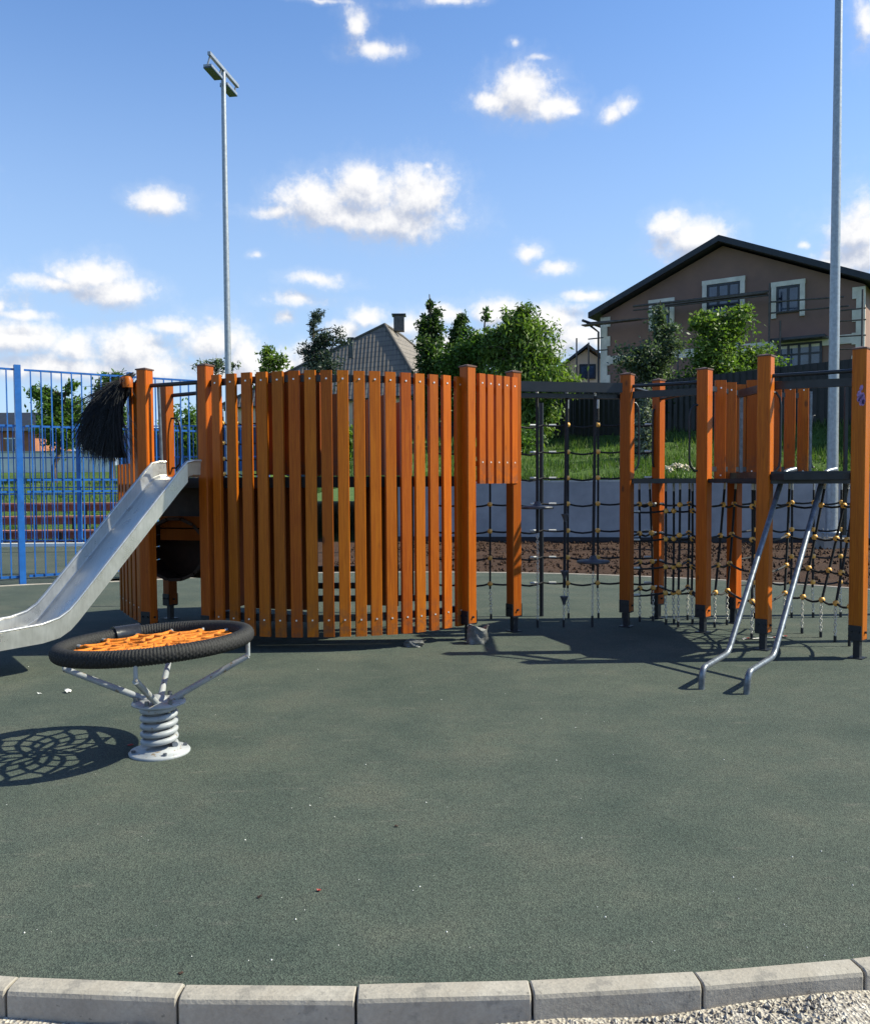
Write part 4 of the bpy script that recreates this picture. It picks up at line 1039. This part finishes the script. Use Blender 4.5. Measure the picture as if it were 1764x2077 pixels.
for (uu, sg) in ((ul, 1), (ur, -1)):
    mb = MB()
    for k in range(16):
        z = 2.3 + .52 * k; w = .55 if k % 2 else .38; mb.box(fp3(uu + sg * (w / 2 - .03), z, .02), (w, .10, .525), rz)
    mb.build('corner_quoin', cream, house)
mb = MB(); g0 = fp3(-.1, 10.15, .6); mb.tube([g0, fp3(.1, 9.9, .3), fp3(.42, 9.6, .1), fp3(.42, 3, .1)], .06, 8); mb.tube([fp3(-.22, 10.2, .7), fp3(-.22, 10.2, -12)], .08, 8); mb.build('downpipe', framek, house)
mb = MB(); a0 = fac(1575, 683); mb.box(fp3(fac(1625, 690)[0], fac(1625, 690)[1], .5), (fac(1682, 690)[0] - fac(1572, 690)[0], 1.0, .12), rz); mb.build('door_canopy', framek, house)
# scaffolding
scf = thing('scaffolding', fp3(5, 3, 1.2), 'rusty scaffolding poles and planks standing against the brown house', 'scaffolding')
scm = plain('scaffold_pole', (.10, .085, .08), .6, .3, .2, 9)
uprights = [-.35, .35, 5.2, 9.6, 10.1, 12.6, 13.6]
for u in uprights:
    top_ = {-.35: 9.2, .35: 8.9, 5.2: 8.4, 9.6: 10.8, 10.1: 9.0, 12.6: 10.2, 13.6: 10.0}[u]
    mb = MB(); mb.tube([fp3(u, 2.5, 1.2), fp3(u, top_, 1.2)], .045, 6); mb.build('upright_pole', scm, scf)
for (x0, y0, x1, y1, r) in ((1215, 660, 1330, 652, .04), (1300, 628, 1575, 598, .06), (1300, 636, 1575, 606, .04), (1574, 620, 1720, 610, .04), (1574, 642, 1730, 628, .04), (1210, 693, 1240, 690, .035), (1218, 716, 1250, 714, .035), (1690, 660, 1764, 655, .035), (1690, 640, 1764, 632, .035), (1690, 690, 1764, 686, .035), (1690, 715, 1764, 712, .035)):
    a = fac(x0, y0); b = fac(x1, y1); mb = MB(); mb.tube([fp3(a[0], a[1], 1.1), fp3(b[0], b[1], 1.1)], r, 6); mb.build('ledger_pole', scm, scf)
mb = MB(); mb.box(fp3(6.6, fac(1440, 616)[1], .9), (5.6, .5, .06), rz); mb.build('scaffold_plank', scm, scf)
mb = MB(); mb.box(fp3(1.5, fac(1260, 658)[1], .9), (3.2, .5, .06), rz); mb.build('scaffold_plank', scm, scf)

# grey hipped house in the middle
hh = thing('hipped_house', (-4, 52, 2), 'house with a grey-brown hipped tile roof and two chimneys behind the fort', 'house')
e1 = Vector((-13.2, 52.5, 6.0)); e2 = Vector((-.45, 44.5, 6.0)); e3 = Vector((3.6, 55, 6.0)); e4 = Vector((-6.6, 62, 6.0))
r1 = AD(780, 658, 50.5); r2 = AD(815, 668, 54.5); r2.z = r1.z
for nm, poly in (('roof_face', (e1, e2, r1)), ('roof_face', (e2, e3, r2, r1)), ('roof_face', (e3, e4, r2)), ('roof_face', (e4, e1, r1, r2))):
    mb = MB(); mb.add(poly, [tuple(range(len(poly)))]); nrm = (poly[1] - poly[0]).cross(poly[2] - poly[0]).normalized(); mb.add([p - nrm * .12 for p in poly], [tuple(range(len(poly)))[::-1]]); mb.build(nm, tile, hh)
mb = MB()
for a, b in ((e1, r1), (e2, r1), (e3, r2), (r1, r2), (e4, r2)): mb.tube([a, b], .10, 8)
mb.build('ridge_cap', capr if False else plain('ridge_tile', (.09, .08, .07), .7, 0, .15, 6), hh)
cw = (e1 + e2 + e3 + e4) / 4
mb = MB(); mb.prism([((p - cw) * .93 + cw).xy for p in (e1, e2, e3, e4)], 1.5, 5.95); mb.build('wall', stucco2, hh)
for (px, py0, py1, Y, w) in ((809, 641, 672, 52.5, .62), (711, 688, 726, 47.6, .28)):
    a = AD(px, py0, Y); b = AD(px, py1, Y); mb = MB(); mb.box((a.x, Y, (a.z + b.z) / 2), (w, w, a.z - b.z)); c_ = mb.build('chimney', plain('chimney_grey', (.10, .10, .10), .8, 0, .2, 5), hh)
    mb = MB(); mb.box((a.x, Y, a.z + .05), (w * 1.35, w * 1.35, .07)); mb.build('chimney_cap', framek, c_)
# small beige gable house
sh = thing('small_house', AD(1187, 770, 62), 'small beige gabled house beside the brown house, seen past the beam', 'house')
Y = 62; ap = AD(1189, 704, Y); l = AD(1128, 752, Y); r_ = AD(1250, 752, Y); wl = AD(1143, 745, Y); wr = AD(1235, 745, Y)
mb = MB(); pr = [(wl.x, 2), (wr.x, 2), (wr.x, l.z + .35), (ap.x, ap.z - .15), (wl.x, l.z + .35)]
n = 5; vs = [(x, Y, z) for x, z in pr] + [(x, Y + 9, z) for x, z in pr]; mb.add(vs, [tuple(range(n)), tuple(range(n, 2 * n))[::-1]] + [(i, n + i, n + (i + 1) % n, (i + 1) % n) for i in range(n)]); mb.build('wall', stucco2, sh)
for e in (l, r_):
    mb = MB(); vs = []
    for yy in (Y - .5, Y + 9.5): vs += [(e.x, yy, e.z), (e.x, yy, e.z + .2), (ap.x, yy, ap.z), (ap.x, yy, ap.z + .2)]
    mb.add(vs, [(0, 2, 3, 1), (4, 5, 7, 6), (0, 4, 6, 2), (1, 3, 7, 5), (0, 1, 5, 4), (2, 6, 7, 3)]); mb.build('roof', roofd if e is l else plain('brown_roof', (.09, .05, .04), .7, 0, .2, 4), sh)
a = AD(1176, 740, Y - .03); b = AD(1206, 767, Y - .03); mb = MB(); mb.box(((a.x + b.x) / 2, Y - .04, (a.z + b.z) / 2), (b.x - a.x, .06, a.z - b.z)); W = mb.build('window', glass, sh)
mb = MB()
for k in range(3): mb.box((a.x + (b.x - a.x) * k / 2, Y - .08, (a.z + b.z) / 2), (.1, .06, a.z - b.z))
mb.box(((a.x + b.x) / 2, Y - .085, a.z), (b.x - a.x + .1, .06, .1)); mb.box(((a.x + b.x) / 2, Y - .085, b.z), (b.x - a.x + .1, .06, .1)); mb.build('frame', framek, W)
# left: houses beyond the court
lh = thing('low_house', (-29, 62, 2), 'low brick house with a dark roof far behind the blue fence at the left edge', 'house')
mb = MB(); mb.box((-30.5, 62, 3.4), (7, 6, 3.6)); mb.build('wall', brickm, lh)
mb = MB(); mb.add([(-34.5, 58.5, 5.1), (-26.5, 58.5, 5.1), (-26.5, 65.5, 5.1), (-34.5, 65.5, 5.1), (-33, 62, 6.6), (-28, 62, 6.6)], [(0, 1, 5, 4), (1, 2, 5), (2, 3, 4, 5), (3, 0, 4), (3, 2, 1, 0)]); mb.build('roof', roofd, lh)
for k in range(3):
    mb = MB(); mb.box((-32.8 + 2.2 * k, 58.95, 4.0), (1.0, .1, 1.2)); W = mb.build('window', glass, lh)
    mb = MB(); mb.box((-32.8 + 2.2 * k, 58.92, 4.62), (1.2, .14, .08)); mb.box((-32.8 + 2.2 * k, 58.92, 3.38), (1.2, .14, .08)); mb.box((-32.8 + 2.2 * k, 58.90, 4.0), (.07, .12, 1.2)); mb.build('frame', whitew, W)
t = thing('white_wall', (-19, 41, 1.9), 'low white garden wall beyond the court, behind the blue fence', 'wall')
mb = MB(); mb.box((-23, 42, 2.3), (15, .25, 1.5)); mb.build('wall_face', whitew, t)
mb = MB(); mb.box((-23, 42, 3.08), (15.1, .34, .08)); mb.build('coping', wallt, t)
t = thing('blue_wall', (-14, 41, 0), 'dark blue sheet fence under the trees beyond the court', 'fence')
for k in range(5):
    mb = MB(); vs = []
    for j in range(21): vs += [(-15.2 + k * 2 + j * .1, 42 + (.03 if j % 2 else 0), 1.4), (-15.2 + k * 2 + j * .1, 42 + (.03 if j % 2 else 0), 4.2)]
    mb.add(vs, [(2 * j, 2 * j + 2, 2 * j + 3, 2 * j + 1) for j in range(20)]); mb.build('sheet_panel', plain('navy_sheet', (.012, .035, .10), .5, 0, .2, 3) if k == 0 else MATS['navy_sheet'], t)
    mb = MB(); mb.box((-15.2 + k * 2, 42.1, 2.7), (.07, .07, 3.0)); mb.build('fence_post', framek, t)

# ------------------------------------------------------------------ trees
def tree(name, label, base, crown, nleaf, ls, mat, tr=.10, seed=1, nb=26, spread=.22, group='trees beyond the playground', droop=0.0, along=.35, aspect=2.0):
    """crown: list of (px, py, rx_px, ry_px, Y)."""
    R = random.Random(seed); t = thing(name, base, label, 'tree', group); base = Vector(base)
    tops = [AD(c[0], c[1] - c[3] * .7, c[4]) for c in crown]; hi = max(tops, key=lambda p: p.z)
    mt = MB(); k = 7; tp = []
    for i in range(k + 1):
        u = i / k; p = base.lerp(Vector((hi.x * .6 + base.x * .4, hi.y, hi.z)), u); p += Vector((R.gauss(0, .06), R.gauss(0, .06), 0)) * (1 if 0 < i < k else 0); tp.append(p)
    mt.tube(tp, [tr * (1 - .85 * i / k) for i in range(k + 1)], 8)
    ml = MB(); tot = sum(c[2] * c[3] for c in crown)
    for c in crown:
        Y = c[4]; cc = AD(c[0], c[1], Y); rx = c[2] / F * Y; rz_ = c[3] / F * Y; share = c[2] * c[3] / tot; nbr = max(4, int(nb * share)); nl = int(nleaf * share / nbr)
        for b in range(nbr):
            while True:
                q = Vector((R.uniform(-1, 1), R.uniform(-1, 1), R.uniform(-1, 1)))
                if q.length < 1: break
            q = q * (.55 + .45 * R.random()) if q.length > .3 else q.normalized() * R.uniform(.4, 1)
            tip = cc + Vector((q.x * rx, q.y * rx, q.z * rz_))
            zst = min(max(tip.z - abs(R.gauss(.6, .5)) * rz_ * .9, base.z + .25 * (hi.z - base.z) * R.random()), hi.z); u = min(max((zst - base.z) / max(hi.z - base.z, .1), 0.05), .97)
            i0 = int(u * k); s = tp[i0].lerp(tp[min(i0 + 1, k)], u * k - i0)
            mid = s.lerp(tip, .55) + Vector((R.gauss(0, .1), R.gauss(0, .1), .12 * (tip - s).length))
            mt.tube([s, mid, tip], [tr * .35, tr * .2, tr * .06], 5, cap=False)
            sp_ = spread * (rx + rz_) * .5 * R.uniform(.6, 1.3)
            for _ in range(nl):
                v = R.uniform(along, 1.05); p = (s * (1 - v) ** 2 + mid * 2 * v * (1 - v) + tip * v * v) + Vector((R.gauss(0, sp_), R.gauss(0, sp_), R.gauss(0, sp_) - droop * abs(R.gauss(0, sp_))))
                a = R.uniform(0, 2 * pi); el = R.gauss(0, .7) - droop; d = Vector((cos(a) * cos(el), sin(a) * cos(el), sin(el))); n_ = Vector((R.gauss(0, 1), R.gauss(0, 1), R.gauss(0, 1))); sd_ = d.cross(n_).normalized()
                L = ls * R.uniform(.6, 1.4); w = L / aspect / 2
                ml.add([p, p + d * L * .45 + sd_ * w, p + d * L, p + d * L * .45 - sd_ * w], [(0, 1, 2, 3)])
    mt.build('trunk', bark, t); ml.build('crown', mat, t); return t
def gb(px, Y): x = AD(px, 900, Y).x; return (x, Y, zt(x, Y) if Y > wallY(x) else 0)
tree('conifer_tree', 'pointed dark green tree, tallest of the dark pair right of the grey roof', gb(872, 33), [(868, 722, 42, 56, 33), (872, 660, 26, 40, 33), (871, 612, 4, 22, 33), (880, 800, 46, 50, 33)], 14000, .15, lf_dark, .12, 3, 60, .16)
tree('conifer_tree', 'pointed dark green tree, right of the taller dark one above the fort', gb(930, 34), [(930, 725, 40, 55, 34), (929, 664, 22, 34, 34), (935, 800, 46, 50, 34)], 12000, .15, lf_dark, .12, 4, 55, .16)
tree('leafy_tree', 'broad light green drooping tree behind the short slat panel and beam', gb(1050, 31), [(1070, 685, 62, 66, 31), (1050, 645, 46, 36, 31), (1000, 695, 44, 48, 31.5), (1105, 750, 66, 66, 30.5), (1020, 780, 70, 60, 31), (1085, 850, 66, 55, 30.5), (1150, 770, 26, 30, 30)], 30000, .19, lf_lt, .16, 5, 120, .17, droop=.7, aspect=3)
tree('leafy_tree', 'mid green bushy tree between the dark pair and the light drooping tree', gb(975, 32), [(975, 705, 42, 50, 32), (905, 738, 56, 34, 32.5), (975, 790, 50, 55, 32), (990, 650, 3, 30, 32)], 13000, .15, lf_mid, .1, 6, 50, .2)
tree('feathery_tree', 'sparse feathery blue-green tree in front of the grey roof', gb(640, 30), [(645, 695, 48, 44, 30), (642, 652, 24, 26, 30), (692, 680, 26, 28, 30), (655, 745, 62, 38, 30), (612, 705, 24, 28, 30)], 5200, .14, lf_fir, .08, 7, 62, .13, aspect=3.5, along=.15)
tree('young_tree', 'thin young light green tree rising above the slats left of the feathery tree', gb(540, 26), [(540, 720, 16, 34, 26), (575, 735, 18, 22, 26), (535, 760, 24, 24, 26)], 1500, .12, lf_lt, .04, 8, 26, .25)
tree('young_tree', 'thin wispy sapling just left of the slim mast', gb(440, 28), [(440, 735, 15, 26, 28), (400, 745, 12, 16, 28), (480, 742, 12, 14, 28)], 650, .11, lf_bl, .03, 9, 22, .22)
tree('leafy_tree', 'sparse grey-green tree in front of the left window of the brown house', gb(1320, 34), [(1325, 720, 48, 56, 32), (1332, 640, 18, 44, 32), (1275, 730, 48, 36, 32), (1365, 690, 36, 46, 32), (1320, 790, 80, 40, 32)], 9000, .14, lf_bl, .10, 10, 80, .17)
tree('leafy_tree', 'yellow-green tree in front of the middle of the brown house', gb(1440, 30), [(1435, 700, 52, 60, 30), (1495, 660, 40, 56, 30), (1415, 650, 28, 32, 30), (1470, 755, 80, 46, 30), (1560, 725, 34, 42, 30)], 9000, .15, lf_lt, .10, 11, 90, .17)
tree('leafy_tree', 'dark shrubby tree low behind the second and third tower posts', gb(1395, 31), [(1395, 800, 80, 44, 31), (1310, 830, 40, 40, 31), (1480, 800, 50, 36, 31)], 8000, .14, lf_dark, .08, 12, 50, .2)
tree('silver_tree', 'slender silvery leafed tree between the first two tower posts', gb(1308, 26), [(1306, 850, 18, 40, 26), (1304, 905, 24, 46, 26), (1312, 800, 10, 26, 26)], 6500, .11, lf_silver, .05, 13, 40, .2, droop=.3)
tree('leafy_tree', 'green and rusty tree seen through the blue fence left of the thatch hood', gb(110, 36), [(100, 830, 40, 42, 36), (150, 835, 38, 44, 36), (70, 800, 18, 26, 36), (150, 790, 14, 18, 36), (120, 880, 70, 30, 36)], 8000, .17, lf_mid, .12, 14, 60, .18)
tree('leafy_tree', 'green tree top rising behind the thatch hood', gb(225, 38), [(215, 790, 24, 32, 38), (240, 770, 18, 22, 38), (230, 840, 50, 40, 38)], 5000, .17, lf_mid, .12, 15, 40, .18)
tree('leafy_tree', 'green tree hidden behind the slide opening', gb(395, 36), [(385, 870, 60, 50, 36)], 4500, .17, lf_mid, .1, 16, 30, .2)
tree('shrub', 'low green shrub beyond the benches glimpsed between the slats', gb(690, 27), [(690, 900, 45, 60, 27), (640, 940, 50, 45, 27)], 6000, .14, lf_lt, .06, 17, 40, .22)
tree('shrub', 'dark green shrub on the bank behind the hanging ropes', gb(1035, 29), [(1060, 900, 50, 40, 29), (1010, 900, 40, 45, 29)], 6000, .14, lf_mid, .06, 18, 40, .2)

# rubble heap on the bank edge
mb = MB(); R = random.Random(6); c = AD(1372, 962, 23.6)
for _ in range(60):
    x = c.x + R.gauss(0, .22); y = 23.6 + R.gauss(0, .15); z = zt(x, y) + max(0, .16 - abs(x - c.x) * .3) * R.random(); r = R.uniform(.03, .09)
    vs = [(x + r * R.uniform(.7, 1.3) * a, y + r * b, z + r * R.uniform(.6, 1) * d) for a, b, d in ((1, 0, 0), (0, 1, 0), (-1, 0, 0), (0, -1, 0), (0, 0, 1), (0, 0, -1))]
    mb.add(vs, [(0, 1, 4), (1, 2, 4), (2, 3, 4), (3, 0, 4), (1, 0, 5), (2, 1, 5), (3, 2, 5), (0, 3, 5)])
single(mb, 'rubble_heap', plain('sandy_stone', (.55, .47, .36), .9, 0, .15, 6), 'small heap of sandy stones on top of the grey wall behind the tower', 'rubble heap', base=(c.x, 23.6, 1.4))

# ------------------------------------------------------------------ small things on the ground
def scrap(px, py, w, h, mat, name, label, cat, seed=0, lift=.02):
    R = random.Random(seed); c = G(px, py); n = 9; mb = MB(); vs = [c + Vector((0, 0, lift))]
    for k in range(n): a = 2 * pi * k / n; vs.append(c + Vector((w * cos(a) * R.uniform(.7, 1.1), h * sin(a) * R.uniform(.7, 1.1), .003 + abs(R.gauss(0, lift * .5)))))
    mb.add(vs, [(0, 1 + k, 1 + (k + 1) % n) for k in range(n)]); o = single(mb, name, mat, label, cat, base=(c.x, c.y, 0)); md = o.modifiers.new('t', 'SOLIDIFY'); md.thickness = .0015; return o
scrap(138, 1405, .028, .035, white_m, 'paper_scrap', 'crumpled white paper scrap lying below the left of the basket', 'litter', 1, .03)
scrap(80, 1408, .016, .012, white_m, 'paper_scrap', 'tiny white scrap further left of the crumpled paper', 'litter', 2, .008)
scrap(265, 1513, .022, .012, leafred, 'fallen_leaf', 'red leaf beside the spring base in the basket shadow', 'leaf', 3, .012)
scrap(647, 1808, .010, .010, leafred, 'fallen_leaf', 'small red leaf in the middle of the green surface', 'leaf', 4, .008)
scrap(526, 1822, .010, .008, leafdk, 'fallen_leaf', 'small dark leaf left of the red one on the green surface', 'leaf', 5, .008)
scrap(804, 1678, .010, .008, leafdk, 'fallen_leaf', 'tiny dark leaf right of centre high on the open green surface', 'leaf', 6, .008)
scrap(367, 1976, .010, .007, leafdk, 'fallen_leaf', 'small brown leaf close to the front kerb at the left', 'leaf', 7, .006)
mb = MB(); R = random.Random(12)
for _ in range(90):
    p = G(R.uniform(0, 1764), 1300 + 680 * R.random() ** .7); r = R.choice((.0015, .002, .0025, .004))
    if p.y < 2.75: continue
    mb.add([(p.x + r * a, p.y + r * b, .001 + r * d) for a, b, d in ((1, 0, 0), (0, 1, 0), (-1, 0, 0), (0, -1, 0), (0, 0, 1))], [(0, 1, 4), (1, 2, 4), (2, 3, 4), (3, 0, 4)])
tag(struct(mb, 'grit', white_m, 'stuff'), 'pale grit crumbs scattered over the green rubber surface', 'grit')
# red and white tape near the tower
a = G(1506, 1298); b = G(1595, 1292); R = random.Random(3)
tt = thing('barrier_tape', a, 'strip of red and white barrier tape lying on the ground behind the ladder tubes', 'barrier tape')
for nm, mat_, par in (('tape_band', white_m, 0), ('tape_mark', leafred, 1)):
    mb = MB(); n = 18; pts = []
    for i in range(n + 1): p = a.lerp(b, i / n); pts.append(p + Vector((0, .02 * sin(i * .9), .006 + .006 * abs(sin(i * 1.7)))))
    for i in range(n):
        if par and i % 5 not in (2,): continue
        z_ = Vector((0, 0, .002 * par)); w = Vector((0, .022, 0)); mb.add([pts[i] - w + z_, pts[i + 1] - w + z_, pts[i + 1] + w + z_, pts[i] + w + z_], [(0, 1, 2, 3)])
    mb.build(nm, mat_, tt)
# crumpled film around the post foot
def wrap(px, py, r, h, label, seed, hd=1.0):
    R = random.Random(seed); c = G(px, py); mb = MB(); n, m = 26, 7; vs = []
    for j in range(m + 1):
        for i in range(n):
            a = 2 * pi * i / n; k = 1 + .16 * sin(5 * a + j) * (1 - .4 * j / m) + R.gauss(0, .05); rr = r * (1.0 + .22 * (j / m) * sin(a * 1.0 + 1)) * k
            vs.append((c.x + rr * cos(a), c.y + rr * .8 * sin(a), h * j / m * (1 + .18 * sin(3 * a + seed)) + .002))
    mb.add(vs, [(j * n + i, j * n + (i + 1) % n, (j + 1) * n + (i + 1) % n, (j + 1) * n + i) for j in range(m) for i in range(n)], True)
    mb.add(vs[-n:], [tuple(range(n))]); return single(mb, 'plastic_wrap', film, label, 'plastic wrap', 'crumpled grey film on the ground', base=(c.x, c.y, 0))
wrap(966, 1305, .095, .15, 'crumpled pale grey plastic film bunched at the foot of the right fort post', 1)
wrap(838, 1311, .09, .05, 'flattened grey plastic film on the ground under the slats', 2)
